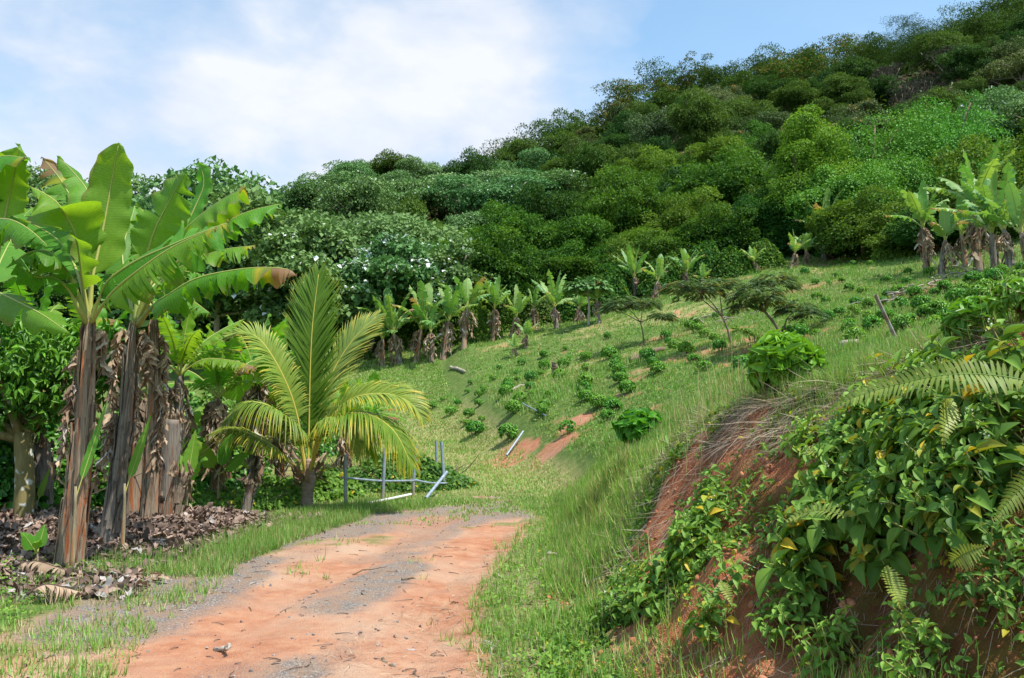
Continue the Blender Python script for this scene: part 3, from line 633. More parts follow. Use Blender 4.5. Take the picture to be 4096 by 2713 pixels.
def banana(name, loc, label, Hs, seed, nleaf=8, L=2.0, wd=.55, r0=.13, group=None, s=1, dead=4, tears=18, bw=.15, lean=0, far=False, spread=1., upr=.5, cat='banana plant', fruit=False):
    """a free-standing banana plant in its own coordinates"""
    r = RS(seed); root = thing(name, loc, label, cat, group, s=s)
    la = r.rand() * 6.28; lv = np.array([math.cos(la), math.sin(la), 0]) * lean
    top = np.array([0, 0, Hs]) + lv
    st = [[0, 0, -.15], lv * .35 + [0, 0, Hs * .5], top]
    stem_mesh(root, st, r0, r0 * .55, M_stem if seed % 2 else M_stemgrey, seed=seed, n=16 if far else 30, k=10 if far else 18, sheaths=10 if far else 26)
    a0 = r.rand() * 6.28
    for i in range(nleaf):
        a = a0 + i * 2.4 + r.randn() * .25; u = i / max(nleaf - 1, 1)
        e = (1.35 - 1.25 * u * spread + r.randn() * .1) if i else 1.45
        h = np.array([math.cos(a), math.sin(a), 0]); l = L * (.75 + .35 * r.rand()) * (1 if u < .8 else .85)
        d = h * math.cos(e) + np.array([0, 0, math.sin(e)]); sag = (.10 + .5 * u) * upr * 2
        p1 = top + d * l * .35 + [0, 0, .06 * l]; p2 = top + d * l * .7 + [0, 0, -.05 * l * sag]; p3 = top + d * l * .98 + h * .05 * l + [0, 0, -.42 * l * sag * (.6 + .4 * r.rand())]
        br = .12 + .25 * r.rand() if (u > .55 and r.rand() < .5) else 0
        banana_leaf(root, [top - [0, 0, .12], top + d * l * .12, p1, p2, p3], wd * (.85 + .3 * r.rand()), seed * 31 + i, up=nrm(np.array([0, 0, 1]) - h * .9 * (1 - u)), droop=.15 + .75 * u * r.rand() + .1 * r.rand(),
                    tears=0 if u < .12 else int(tears * (.4 + u)), brown=br, tint=.35 + .4 * r.rand() , mat=M_bananaf if far else None, nst=14 if far else 30, ribr=.02 if far else .016, pet=.16)
    for i in range(dead):
        a = r.rand() * 6.28; o2 = (math.cos(a) * r0 * 1.6, math.sin(a) * r0 * 1.6)
        hang(root, top * (1 - .08 * r.rand()) + [math.cos(a) * r0 * .6, math.sin(a) * r0 * .6, -.1], Hs * (.45 + .4 * r.rand()), seed * 7 + i, w=.13 if far else .12, n=26 if far else 50, out=o2, sz=1.4 if far else 1)
    return root
def local(root, P):
    l = np.array(root.location); return [np.asarray(p, float) - l for p in P]
def c6(x, y): return (x / 1.96, 500 + y / 1.96)
def c5(x, y): return (x / 2.24, 1600 + y / 2.24)
def c1(x, y): return (x / 1.568, 500 + y / 1.568)
def c2(x, y): return (x / 1.568, 1400 + y / 1.568)
def pts6(root, L, conv=c6): return local(root, [W(*conv(x, y), Y) for x, y, Y in L])
def seatp(px, py, Y):
    p = W(px, py, Y); p[2] = float(H(p[0], p[1])); return p
# plant A, the one standing closest on the left
def stem_at(name, label, foot_, top_, Yf, Yt, r0, r1, mat, seed, sheaths=40, cat='banana plant'):
    f = seatp(*foot_, Yf); root = thing(name, f, label, cat); t = W(*top_, Yt)
    mid = (f + t) / 2 + np.array([.05, 0, 0]); L = local(root, [f + [0, 0, -.2], mid, t + [0, 0, .12]]); stem_mesh(root, L, r0, r1, mat, seed=seed, n=60, k=30, sheaths=sheaths)
    return root, L[-1]
A_, At = stem_at('banana_plant', 'closest tall banana plant on the left, weathered brown stem, one broad upright leaf', (268, 2270), c6(700, 1540), 10.0, 10.0, .13, .055, M_stem, 5, 60)
Y = 10.0
def LF(root, L, w, seed, **k):
    conv = k.pop('conv', c6); return banana_leaf(root, pts6(root, L, conv), w, seed, **k)
cam_up = (0, -1, .25)
LF(A_, [(703, 1560, 10), (712, 1350, 10), (735, 1150, 10.02), (800, 850, 10.1), (870, 480, 10.1), (932, 140, 9.95)], .60, 1, up=(.12, -1, .1), droop=-.10, tears=0, pet=.27, tint=.62, tipround=.14, ribr=.02, wave=.02)
LF(A_, [(695, 1560, 10), (650, 1250, 9.9), (600, 900, 9.7), (480, 650, 9.5), (350, 540, 9.4), (225, 480, 9.3)], .86, 2, up=(-.35, -.45, .8), droop=.78, side2=.5, tears=2, pet=.22, tint=.55, gap=.3, ribr=.024)
LF(A_, [(688, 1560, 10), (570, 1230, 9.8), (470, 1080, 9.6), (370, 990, 9.4), (230, 1000, 9.3), (100, 1080, 9.2)], .62, 3, up=(.1, -.2, 1), droop=.7, tears=5, pet=.38, tint=.25, gap=.4, ribr=.024)
LF(A_, [(705, 1560, 10), (790, 1330, 9.9), (860, 1210, 9.8), (1060, 1070, 9.7), (1300, 960, 9.6), (1560, 850, 9.6), (1800, 760, 9.7)], .95, 4, up=(-.25, -.75, .7), droop=.25, side2=.75, tears=16, pet=.16, brown=.035, tint=.6, gap=.55)
LF(A_, [(710, 1560, 10), (800, 1420, 9.8), (905, 1290, 9.6), (1100, 1130, 9.4), (1350, 960, 9.3), (1700, 800, 9.2)], .70, 5, up=(-.1, -.5, .8), droop=.55, side2=.95, tears=24, pet=.18, brown=.04, tint=.66, gap=.6)
LF(A_, [(700, 1560, 10), (700, 1250, 10.3), (690, 950, 10.6), (620, 700, 10.8), (480, 440, 10.9), (330, 250, 11)], .62, 6, up=(.3, -.8, .6), droop=.35, tears=18, pet=.3, brown=.22, tint=.45, gap=.7)
LF(A_, [(700, 1560, 10), (712, 1250, 10.2), (740, 900, 10.6), (700, 560, 10.9), (600, 400, 11), (440, 235, 11)], .55, 7, up=(.6, -.5, .5), droop=.5, tears=1, pet=.35, tint=.5)
LF(A_, [(690, 1560, 10), (610, 1430, 9.8), (540, 1290, 9.7), (420, 1200, 9.6), (250, 1180, 9.5), (90, 1040, 9.4)], .55, 8, up=(0, .2, 1), droop=.5, tears=4, pet=.3, tint=.3, ribr=.022)
LF(A_, [(700, 1560, 10), (620, 1200, 10.3), (500, 950, 10.8), (300, 800, 11), (60, 700, 11)], .62, 9, up=(.1, -.6, .8), droop=.4, tears=8, pet=.3, tint=.6)
for i, (ang, h, l) in enumerate([(3.1, .86, 1.5), (3.4, .72, .9), (.4, .93, .5)]):
    t = At * h + np.array([math.cos(ang) * .1, math.sin(ang) * .1, 0]); hang(A_, t, l, 900 + i, n=42, out=(math.cos(ang) * .05, math.sin(ang) * .04), w=.075)
# plant B
B_, Bt = stem_at('banana_plant', 'banana plant with dark grey leaning stem, between two other banana plants on the left', (424, 2165), c1(835, 1290), 11.3, 11.3, .120, .05, M_stemgrey, 12, 50)
LF(B_, [(1060, 1560, 11.3), (1080, 1300, 11.3), (1140, 1050, 11.2), (1225, 800, 11.1), (1350, 560, 11), (1463, 358, 10.8)], .72, 11, up=(.05, -.9, .4), droop=.22, tears=3, pet=.36, tint=.5, tipround=.3, gap=.3)
LF(B_, [(1065, 1560, 11.3), (1200, 1200, 11.5), (1400, 900, 11.7), (1540, 620, 11.8), (1600, 450, 11.8), (1560, 290, 11.8)], .42, 12, up=(-.5, -.8, .2), droop=.1, tears=0, pet=.45, tint=.7)
LF(B_, [(1065, 1560, 11.3), (1180, 1200, 11.2), (1350, 930, 11.1), (1560, 720, 11), (1750, 580, 10.9), (1935, 485, 10.8)], .72, 13, up=(-.3, -.2, 1), droop=.75, tears=2, pet=.4, tint=.6, gap=.3, brown=.03)
LF(B_, [(1070, 1560, 11.3), (1250, 1250, 11.1), (1500, 960, 11), (1720, 800, 10.9), (1950, 680, 10.8), (2215, 615, 10.8)], .66, 14, up=(-.1, -.3, 1), droop=.75, tears=10, pet=.42, tint=.62)
LF(B_, [(1075, 1560, 11.3), (1180, 1350, 11), (1300, 1200, 10.8), (1500, 1070, 10.7), (1750, 980, 10.6), (2010, 945, 10.6)], .62, 15, up=(-.05, -.45, .9), droop=.6, tears=22, pet=.25, tint=.66, brown=.05, gap=.6)
LF(B_, [(1080, 1570, 11.3), (1200, 1420, 10.9), (1330, 1330, 10.6), (1560, 1200, 10.4), (1950, 1125, 10.2), (2250, 1130, 10.1), (2330, 1190, 10.1)], .62, 16, up=(0, -.1, 1), droop=1.15, tears=20, pet=.18, tint=.4, brown=.2, gap=.5, ribr=.024, tipround=.08)
LF(B_, [(1050, 1560, 11.3), (1010, 1300, 11.6), (960, 1000, 12), (1040, 700, 12.3), (1060, 620, 12.4)], .55, 17, up=(.3, -.9, .3), droop=.3, tears=6, pet=.3, tint=.5)
LF(B_, [(1055, 1560, 11.3), (1120, 1200, 11.8), (1180, 900, 12.1), (1150, 720, 12.4), (1090, 640, 12.6)], .6, 18, up=(.5, -.4, .8), droop=.6, tears=8, pet=.35, tint=.5)
LF(B_, [(1065, 1560, 11.3), (1150, 1330, 11.8), (1350, 1150, 12.2), (1640, 1180, 12.4)], .6, 19, up=(0, -.4, 1), droop=.6, tears=12, pet=.25, tint=.55)
LF(B_, [(1060, 1560, 11.3), (1000, 1350, 11.6), (900, 1200, 11.9), (760, 1160, 12)], .6, 20, up=(0, -.3, 1), droop=.6, tears=8, pet=.25, tint=.45)
for i, (ang, h, l) in enumerate([(3.1, .97, 1.3), (3.3, .9, 1.0), (2.9, .6, .7), (.2, .95, .5)]):
    t = Bt * h + np.array([math.cos(ang) * .14, math.sin(ang) * .1, 0]); hang(B_, t, l * 1.3, 930 + i, n=60, out=(math.cos(ang) * .08, math.sin(ang) * .05), w=.08)
# plant C
C_, Ct = stem_at('banana_plant', 'banana plant wrapped in curled dead leaves, right of the grey stemmed one', (594, 2050), c1(962, 1270), 12.9, 12.9, .120, .055, M_stem, 21, 50)
LF(C_, [(1230, 1500, 12.9), (1300, 1250, 12.7), (1420, 1050, 12.5), (1600, 900, 12.4), (1790, 860, 12.3)], .6, 21, up=(0, -.3, 1), droop=.6, tears=12, tint=.35, pet=.3)
LF(C_, [(1230, 1500, 12.9), (1180, 1250, 13), (1150, 1000, 13.3), (1250, 800, 13.6)], .6, 22, up=(0, -.8, .5), droop=.3, tears=6, tint=.4, pet=.3)
LF(C_, [(1230, 1500, 12.9), (1380, 1400, 12.6), (1500, 1380, 12.4), (1650, 1480, 12.3)], .5, 23, up=(0, 0, 1), droop=.8, tears=12, tint=.4, pet=.25)
LF(C_, [(1225, 1500, 12.9), (1130, 1330, 13.2), (1000, 1180, 13.5), (880, 1150, 13.7)], .6, 24, up=(0, -.2, 1), droop=.6, tears=6, tint=.3, pet=.25)
for i, (ang, h, l) in enumerate([(3.3, .95, 1.7), (.1, .93, 1.5), (5.9, .7, 1.2)]):
    t = Ct * h + np.array([math.cos(ang) * .13, math.sin(ang) * .12, 0]); hang(C_, t, l, 960 + i, n=80, out=(math.cos(ang) * .06, math.sin(ang) * .06), w=.08)
# plant D, its stem just outside the left edge
D_, Dt = stem_at('banana_plant', 'banana plant at the left edge with pale upright leaf and dark torn leaf', (-150, 2150), c6(-60, 1300), 11, 11, .14, .07, M_stem, 31, 20)
LF(D_, [(-60, 1320, 11), (-20, 1050, 11), (40, 730, 11), (100, 440, 10.9), (160, 145, 10.7)], .66, 31, up=(.05, -1, .1), droop=-.05, tears=1, pet=.3, tint=.7, ribr=.022)
LF(D_, [(-60, 1320, 11), (-180, 800, 11), (-150, 400, 10.8), (0, 250, 10.6), (215, 262, 10.4)], .6, 32, up=(0, -.5, .8), droop=.55, tears=2, pet=.4, tint=.6, brown=.06)
LF(D_, [(-60, 1320, 11), (-180, 1000, 10.4), (-120, 780, 9.8), (60, 740, 9.4), (230, 820, 9.2), (385, 960, 9.1)], .62, 33, up=(0, 0, 1), droop=1.2, tears=13, pet=.3, tint=.05, gap=.2, ribr=.018)
LF(D_, [(-60, 1330, 11), (-40, 1310, 10.2), (0, 1320, 9.8), (150, 1390, 9.5), (320, 1480, 9.3), (470, 1580, 9.2), (560, 1640, 9.2)], .62, 34, up=(-.1, -.35, 1), droop=.6, side2=1.0, tears=7, pet=.12, tint=.5, gap=.3)
LF(D_, [(-60, 1320, 11), (-30, 1150, 12), (60, 950, 13), (200, 700, 13.4), (280, 640, 13.5)], .8, 35, up=(.2, -.7, .5), droop=.3, tears=8, tint=.65)
# plants standing behind the first three
Q = [((90, 2100), 14.5, 2.9, 41, 'banana plant behind the closest one, seen between its stem and the left edge'), ((700, 1960), 16, 2.7, 42, 'banana plant with split leaves behind the stem wrapped in dead leaves'),
     ((860, 1960), 17.5, 2.3, 43, 'banana plant with drooping split leaves left of the young coconut palm'), ((1010, 1950), 19, 2.7, 44, 'tall banana plant behind the left fronds of the coconut palm'),
     ((1120, 1920), 21, 2.2, 45, 'banana plant rising right behind the coconut palm trunk'), ((1390, 1860), 25, 1.3, 46, 'low bright leaved banana plant behind the right fronds of the coconut palm'),
     ((980, 1860), 24, 2.5, 47, 'banana plant in the dark grove, farther back than the others left of the palm'), ((1480, 1720), 31, 1.0, 48, 'short banana plant at the foot of the slope beside the palm fronds'), ((330, 2000), 17, 2.6, 49, 'banana plant standing in shade between the first two stems')]
for (fx, fy), Y, Hs, sd, lab in Q:
    f = W(fx, fy, Y); f[2] = float(H(f[0], f[1]))
    banana('banana_plant', f, lab, Hs, sd, nleaf=9, L=1.75, wd=.55, r0=.10, dead=4, tears=26, spread=1.0, upr=.55)
# the big pale leaves in the middle and young suckers
def sucker(px, py, Y, h, seed, lab, n=4, wd=.22, bright=.8):
    f = W(px, py, Y); f[2] = float(H(f[0], f[1])); root = thing('banana_sucker', f, lab, 'banana sucker', 'young banana suckers'); r = RS(seed)
    g = Geo(); tube(g, bez([[0, 0, -.05], [.01, 0, h * .25], [0, 0, h * .5]], 6), np.linspace(.022, .009, 6) * (h / .8) ** .5, 8, tint=(.5, .12, 0)); g.build('stem', M_stem, root)
    for i in range(n):
        a = r.rand() * 2 + i * 2.2; e = 1.3 - .3 * i; d = np.array([math.cos(a) * math.cos(e), math.sin(a) * math.cos(e), math.sin(e)])
        t = np.array([0, 0, h * .42]); l = h * .6
        banana_leaf(root, [t, t + d * l * .3, t + d * l * .7, t + d * l + [0, 0, -.1 * l * i]], wd * h ** .35, seed * 9 + i, up=nrm(np.array([0, -.8, .8])), droop=-.1 + .2 * i, tears=0, tint=bright, nst=14, ribr=.006, pet=.2, tipround=.6)
    return root
for i, (cv, x, y, Y, h, lab, n) in enumerate([(c2, 470, 950, 9.7, 1.9, 'slender sucker with one narrow leaf in front of the closest banana stem', 1), (c2, 780, 900, 11, 1.8, 'sucker with a leaf reaching right from the grey banana stem', 1),
     (c2, 235, 1230, 9.6, .55, 'small broad leaved sucker in the leaf litter left of the closest banana stem', 3), (c2, 1165, 1010, 14.5, 1.6, 'sucker with upright leaf right of the broken grey stump', 4), (c2, 1365, 900, 17, 1.6, 'sucker left of the palm in low green cover', 4),
     (c2, 1085, 640, 17, 1.5, 'bright sucker growing behind the cut grey stump', 4), (c2, 1600, 420, 20, 4.2, 'young banana plant with a big bright upright leaf just left of the coconut palm', 5), (c2, 240, 740, 13.5, 1.0, 'sucker in front of a grey stump in the shade on the left', 2)]):
    sucker(*cv(x, y), Y, h, 300 + i, lab, n, wd=(.09, .11, .2, .22, .26, .28, .5, .12)[i])
# stumps and cut stems
def stump(cv, x, y, Y, h, rad, seed, lab, lean=(0, 0), mat=None, cat='stump'):
    f = W(*cv(x, y), Y); f[2] = float(H(f[0], f[1])); root = thing('banana_stump', f, lab, cat); r = RS(seed)
    stem_mesh(root, [[0, 0, -.15], [lean[0] * .5, 0, h * .5], [lean[0], lean[1], h]], rad, rad * .8, mat or M_stemgrey, seed=seed, n=24, k=18, sheaths=14, cone=False)
    g = Geo(); n = 14; a = r.rand(n) * 6.28; P = np.stack([np.cos(a) * rad * .7 + lean[0], np.sin(a) * rad * .7 + lean[1], np.full(n, h - .06)], 1)
    scat(g, T_CURL, P, np.stack([np.cos(a) * .3, np.sin(a) * .3, np.ones(n)], 1), np.stack([np.cos(a), np.sin(a), 0 * a], 1), .10 + .16 * r.rand(n), .05, np.stack([r.rand(n), r.rand(n) * .5, 0 * a], 1)); g.build('sheath_leaves', M_dead, root)
stump(c2, 1020, 880, 13.6, 1.75, .16, 51, 'tall grey cut banana stem with split top, right of the wrapped plant', (.12, 0))
stump(c2, 1040, 1030, 13.0, .95, .13, 52, 'short brown leaning stump in front of the tall grey cut stem', (.22, 0), M_stem)
stump(c2, 280, 900, 14, 1.35, .17, 53, 'grey forked stump in the shade behind the leaf litter', (-.1, 0))
stump(c2, 1530, 980, 16.5, .6, .09, 54, 'small dark broken stump left of the coconut palm', (.14, 0))
stump(c2, 1430, 800, 19, 1.6, .11, 55, 'brown cut stem behind low greenery, left of the palm', (-.1, 0), M_stem)
stump(c2, 1620, 820, 20.5, 1.9, .13, 56, 'brown cut stem standing close behind the palm trunk', (-.05, 0), M_stem)
stump(c2, 830, 930, 14.5, 2.1, .16, 57, 'pale cut banana stem between the two hanging masses of dead leaves', (.05, 0), M_stem)
stump(c2, 165, 900, 13.6, 1.9, .10, 58, 'reddish cut banana stem beside the lichen covered tree trunk', (-.1, 0), M_stem)
# fallen stem and log
def log(name, ends, rad, lab, mat, seed, cat='log', k=12):
    a, b = [np.array(e, float) for e in ends]; root = thing(name, a, lab, cat); g = Geo(); n = 14; P = bez([[0, 0, 0], (b - a) * .5 + [0, 0, .02], b - a], n); r = RS(seed)
    P = P + np.cumsum(r.randn(n, 3) * .012, 0); tube(g, P, rad * (1 + .15 * r.randn(n)) * np.linspace(1, .75, n), k, rough=.2, seed=seed); g.build('wood', mat, root); return root
def gnd(px, py, dz=0): p = hit(px, py); p[2] += dz; return p
log('fallen_log', (gnd(*c2(1200, 1035), .08), gnd(*c2(1620, 1035), .06)), .09, 'mossy brown log lying in the grass left of the palm', M_bark, 1)
log('fallen_branch', (gnd(*c2(760, 1110), .12), gnd(*c2(990, 1190), .07)), .05, 'pale fallen branch beside the banana stems at the road edge', M_barkpale, 2, 'branch')
log('fallen_branch', (gnd(*c2(985, 1180), .06), gnd(*c2(1070, 1240), .03)), .022, 'thin brown stick at the end of the pale branch', M_bark, 3, 'branch')
log('dry_stalk', (gnd(*c2(110, 1190), .12), gnd(*c2(390, 1060), .42)), .022, 'curved pale dry stalk lying on the leaf litter', M_barkpale, 4, 'stalk')
log('dry_stalk', (gnd(*c2(210, 870), .5), gnd(*c2(300, 930), .25)), .03, 'short pale stalk sticking out of the leaf litter heap', M_barkpale, 5, 'stalk')
# ------------------------------------------------------------------ pinnate fronds
def frond(root, pts, llen, seed, n=70, w=.035, start=.2, ang=.9, droop=.5, up=(0, 0, 1), tint=(.5, 0, 0), tipyel=.5, mat=None, ribmat=None, ribr=.022, name='frond', segs=5, fold=.25, jitter=.06, label=None, yel=.1, shape=None):
    r = RS(seed); P = bez(pts, 60); seg = np.linalg.norm(np.diff(P, axis=0), axis=1); Lc = np.concatenate([[0], np.cumsum(seg)]); LEN = Lc[-1]
    def at(s): return np.stack([np.interp(np.clip(s, 0, 1) * LEN, Lc, P[:, i]) for i in range(3)], -1)
    g = Geo(); s = np.linspace(start, .995, n); c = at(s); T = nrm(at(s + .01) - at(s - .01)); upv = np.array(up, float)
    Sd = nrm(np.cross(T, upv)); Nn = nrm(np.cross(Sd, T)); u = (s - start) / (1 - start)
    prof = shape(u) if shape else np.clip(.55 + 1.6 * u, 0, 1) * np.clip(.25 + (1 - u) * 2.2, 0, 1)
    for side in (-1, 1):
        a = ang * (1.15 - .55 * u) + r.randn(n) * jitter
        L = llen * prof * (.92 + .16 * r.rand(n)); D = nrm(T * np.cos(a)[:, None] + Sd * side * np.sin(a)[:, None] + Nn * (fold + r.randn(n) * jitter)[:, None])
        W_ = nrm(np.cross(D, Nn)) * 1.0; dr = droop * (.8 + .4 * r.rand(n))
        V = []; K = segs + 1
        for j in range(K):
            t = j / segs; p = c + D * (L * t * (1 - .25 * dr * t))[:, None] + np.array([0, 0, -1.]) * (L * dr * t ** 2.2)[:, None]
            ww = w * (1 - t ** 1.8) * (.6 + .4 * min(1, t * 5)) * .5 + .0015
            tw = W_ + Nn * (.5 * t) * side
            V += [p - tw * ww, p + tw * ww]
        V = np.stack(V, 1); F = []
        for j in range(segs): b = 2 * j; F += [(b, b + 1, b + 3), (b, b + 3, b + 2)]
        F = np.array(F)[None] + (np.arange(n) * 2 * K)[:, None, None]
        tt = np.repeat(np.linspace(0, 1, K), 2)[None, :]; ty = np.clip((tt - (1 - tipyel * (r.rand(n) ** 1.5)[:, None])) * 4, 0, 1) * .85 + yel * r.rand(n)[:, None]
        tv = np.stack([np.broadcast_to(np.clip(tint[0] + (r.rand(n)[:, None] - .5) * .35 + 0 * tt, 0, 1), (n, 2 * K)), np.clip(ty + tint[1], 0, 1), np.full((n, 2 * K), tint[2])], -1)
        g.add(V.reshape(-1, 3), F.reshape(-1, 3), tv.reshape(-1, 3))
    o = g.build(name, mat or M_coco, root)
    t = Geo(); ss = np.linspace(0, .99, 30); tube(t, at(ss), ribr * np.interp(ss, [0, .06, start, 1], [2.2, 1.3, .9, .2]), 7, tint=(.5, 0, 0)); t.build('rachis', ribmat or M_cocorib, o)
    if label: o['label'] = label
    return o
# ------------------------------------------------------------------ young coconut palm
YP = 17.6
pf = seatp(1228, 2035, YP)
palm = thing('coconut_palm', pf, 'young coconut palm with arching yellow green fronds beside the dirt road', 'palm tree')
def wl(L, root=palm): return local(root, [W(x, y, Yq) for x, y, Yq in L])
g = Geo(); r = RS(3); n = 22
P = bez([[0, 0, -.2], [0, 0, .25], [.02, 0, .55], [.03, 0, .95]], n); tube(g, P, np.interp(np.linspace(0, 1, n), [0, .3, .5, .62, .8, 1], [.15, .115, .13, .15, .11, .06]), 18, rough=.14, seed=4)
g.build('trunk', barkmat("palm_trunk", (.18, .12, .09), (.42, .31, .25), scale=(2, 2, 14)), palm)
g = Geo(); n = 26; a = r.rand(n) * 6.28; z = .35 + .65 * r.rand(n)
scat(g, T_CURL, np.stack([np.cos(a) * .13, np.sin(a) * .13, z], 1), np.stack([np.cos(a) * .5, np.sin(a) * .5, .8 - r.rand(n) * .9], 1), np.stack([np.cos(a), np.sin(a), 0 * a + .2], 1), .2 + .2 * r.rand(n), .1 + .06 * r.rand(n), np.stack([r.rand(n) * .6, (r.rand(n) < .4) * .4, 0 * a], 1), bend=.5)
g.build('husk_fibre', M_dead, palm)
FR = [([(1232, 1900, 17.6), (1236, 1700, 17.6), (1240, 1500, 17.5), (1250, 1300, 17.5), (1275, 1090, 17.6)], dict(llen=1.05, n=150, droop=.06, ang=.62, up=(0, -1, .1), tint=(.12, 0, 0), tipyel=.2, fold=-.02, yel=.03, start=.22, w=.042)),
      ([(1238, 1900, 17.6), (1275, 1650, 17.7), (1335, 1480, 17.9), (1420, 1350, 18), (1510, 1262, 18.1)], dict(llen=.85, n=120, droop=.12, ang=.6, up=(-.3, -1, .3), tint=(.35, 0, .25), tipyel=.8, fold=0, start=.3, w=.04)),
      ([(1240, 1900, 17.6), (1300, 1720, 17.3), (1400, 1600, 17), (1540, 1575, 16.8), (1640, 1610, 16.7), (1688, 1672, 16.7)], dict(llen=.78, n=130, droop=.32, ang=.95, up=(-.1, -.55, 1), tint=(.6, .06, .1), tipyel=.7, fold=.3, start=.25)),
      ([(1240, 1900, 17.6), (1290, 1720, 17.1), (1370, 1660, 16.7), (1480, 1660, 16.4), (1580, 1730, 16.2), (1650, 1870, 16.1)], dict(llen=.8, n=120, droop=.6, ang=1.0, up=(0, -.2, 1), tint=(.25, 0, 0), tipyel=.6, fold=.1, start=.22, yel=.1)),
      ([(1225, 1900, 17.6), (1185, 1650, 17.4), (1120, 1480, 17.2), (1030, 1350, 17.1), (940, 1335, 17), (850, 1362, 17)], dict(llen=.72, n=120, droop=.3, ang=.9, up=(.2, -.6, 1), tint=(.5, .04, .1), tipyel=.6, fold=.2, start=.3)),
      ([(1222, 1900, 17.6), (1160, 1850, 17.3), (1100, 1790, 17), (1000, 1735, 16.8), (900, 1715, 16.7), (828, 1742, 16.7)], dict(llen=.6, n=100, droop=.5, ang=1.1, up=(0, -.3, 1), tint=(.5, .1, .1), tipyel=.7, fold=.1, start=.28)),
      ([(1222, 1900, 17.6), (1180, 1720, 17), (1090, 1630, 16.6), (980, 1610, 16.4), (900, 1680, 16.3)], dict(llen=.75, n=110, droop=.8, ang=1.0, up=(0, -.2, 1), tint=(.3, 0, .1), tipyel=.5, fold=.1, start=.25, yel=.1)),
      ([(1230, 1900, 17.6), (1200, 1700, 18.2), (1150, 1580, 18.8), (1080, 1600, 19.3), (1030, 1750, 19.6)], dict(llen=.8, n=70, droop=.95, tint=(.3, 0, 0), start=.22)),
      ([(1236, 1900, 17.6), (1290, 1700, 18.2), (1370, 1620, 18.9), (1440, 1680, 19.4), (1480, 1820, 19.7)], dict(llen=.8, n=70, droop=.95, tint=(.3, 0, 0), start=.22)),
      ([(1238, 1900, 17.6), (1280, 1720, 17.0), (1340, 1670, 16.6), (1400, 1720, 16.4), (1430, 1830, 16.3)], dict(llen=.5, n=60, droop=.9, tint=(.35, .05, .1), start=.3))]
for i, (L, kw) in enumerate(FR): frond(palm, wl(L), seed=60 + i, **kw)
# ------------------------------------------------------------------ pipe fence by the palm
M_pipe = None
def pipemat():
    m, nt, N, L = newmat("galvanised_pipe"); tc = nt.nodes.new('ShaderNodeTexCoord')
    n1 = noise(nt, 14, 4, .6); col = ramp(nt, n1, [(.35, (.22, .27, .33)), (.7, (.36, .42, .50))])
    at = nd(nt, 'ShaderNodeAttribute', attribute_name='tint'); sx = nt.nodes.new('ShaderNodeSeparateColor'); L.new(at.outputs[0], sx.inputs[0])
    col = mixc(nt, sx.outputs[1], col, (.38, .27, .17))
    pb = nd(nt, 'ShaderNodeBsdfPrincipled', Roughness=.45, Metallic=.25); L.new(col, pb.inputs['Base Color']); o = nt.nodes.new('ShaderNodeOutputMaterial'); L.new(pb.outputs[0], o.inputs[0]); return m
M_pipe = pipemat()
def cf(x, y): return (1150 + x / 2.96, 1700 + y / 2.96)
fence = thing('pipe_fence', seatp(*cf(688, 960), 17.4), 'low fence of grey metal pipes around the vine covered brush beside the palm', 'fence')
def pipe(root, a, b, rad, name, sandy=True, n=10, mat=None, hollow=True):
    g = Geo(); P = bez([a, b], n); t = np.linspace(0, 1, n); k = 12
    tube(g, P, rad, k, cap=False)
    sand = np.clip(1 - t / .42, 0, 1) ** .6 if sandy else t * 0
    g.t[0] = np.stack([np.full(n * k, .5), np.repeat(sand, k), np.zeros(n * k)], 1)
    if hollow: tube(g, P[-3:], rad * .8, k, tint=(.2, 0, 0), cap=False)
    return g.build(name, mat or M_pipe, root)
def onl(px, py, Y, dz=-.15):
    p = W(px, py, Y); p[2] = float(H(p[0], p[1])) + dz; return p
posts = [(688, 960, 688, 350, 17.4), (1122, 895, 1153, 268, 18.4), (1480, 830, 1516, 238, 19.6), (1412, 500, 1390, 150, 22.5), (1772, 600, 1762, 188, 22.6), (1865, 720, 1823, 200, 20.6)]
for a, b, c, d, Y in posts: pipe(fence, *local(fence, [onl(*cf(a, b), Y), W(*cf(c, d), Y)]), .038, 'post')
for a, b, Y1, c, d, Y2 in [(640, 622, 17.35, 1530, 660, 19.5), (1460, 640, 19.7, 1890, 692, 20.5), (1490, 395, 21.0, 1760, 600, 21.8)]:
    A0, B0 = local(fence, [W(*cf(a, b), Y1), W(*cf(c, d), Y2)]); g = Geo(); M0 = (A0 + B0) / 2 + np.array([0, -.06, -.035]); tube(g, bez([A0, M0, B0], 14), .024, 10); g.build('rail', M_pipe, fence)
def pole(name, a, b, rad, lab, cat, mat=None, sandy=False):
    root = thing(name, a, lab, cat); pipe(root, *local(root, [a, b]), rad, 'shaft', sandy, mat=mat); return root
M_white = leafmat("white_plastic", (.62, .62, .58), (.75, .74, .7), rough=.5, trans=0, rnd=0, hue=0)
M_rust = barkmat("rusty_paint", (.22, .10, .07), (.45, .42, .40), scale=(2, 2, 3))
pole('leaning_pipe', onl(*cf(1640, 790), 18.9, .02), W(*cf(1885, 560), 19.9), .038, 'sandy grey pipe leaning against the right end of the pipe fence', 'pipe')
pole('ground_pipe', onl(*cf(950, 920), 17.6, .03), onl(*cf(1460, 810), 19.3, .06), .03, 'white plastic pipe lying on the ground along the pipe fence', 'pipe', M_white)
pole('metal_pipe', gnd(*[1200 + 1395 / 1.568, 1000 + 985 / 1.568], .12), gnd(1200 + 1545 / 1.568, 1000 + 1065 / 1.568, .12), .022, 'thin grey pipe lying between coffee bushes on the lower slope', 'pipe')
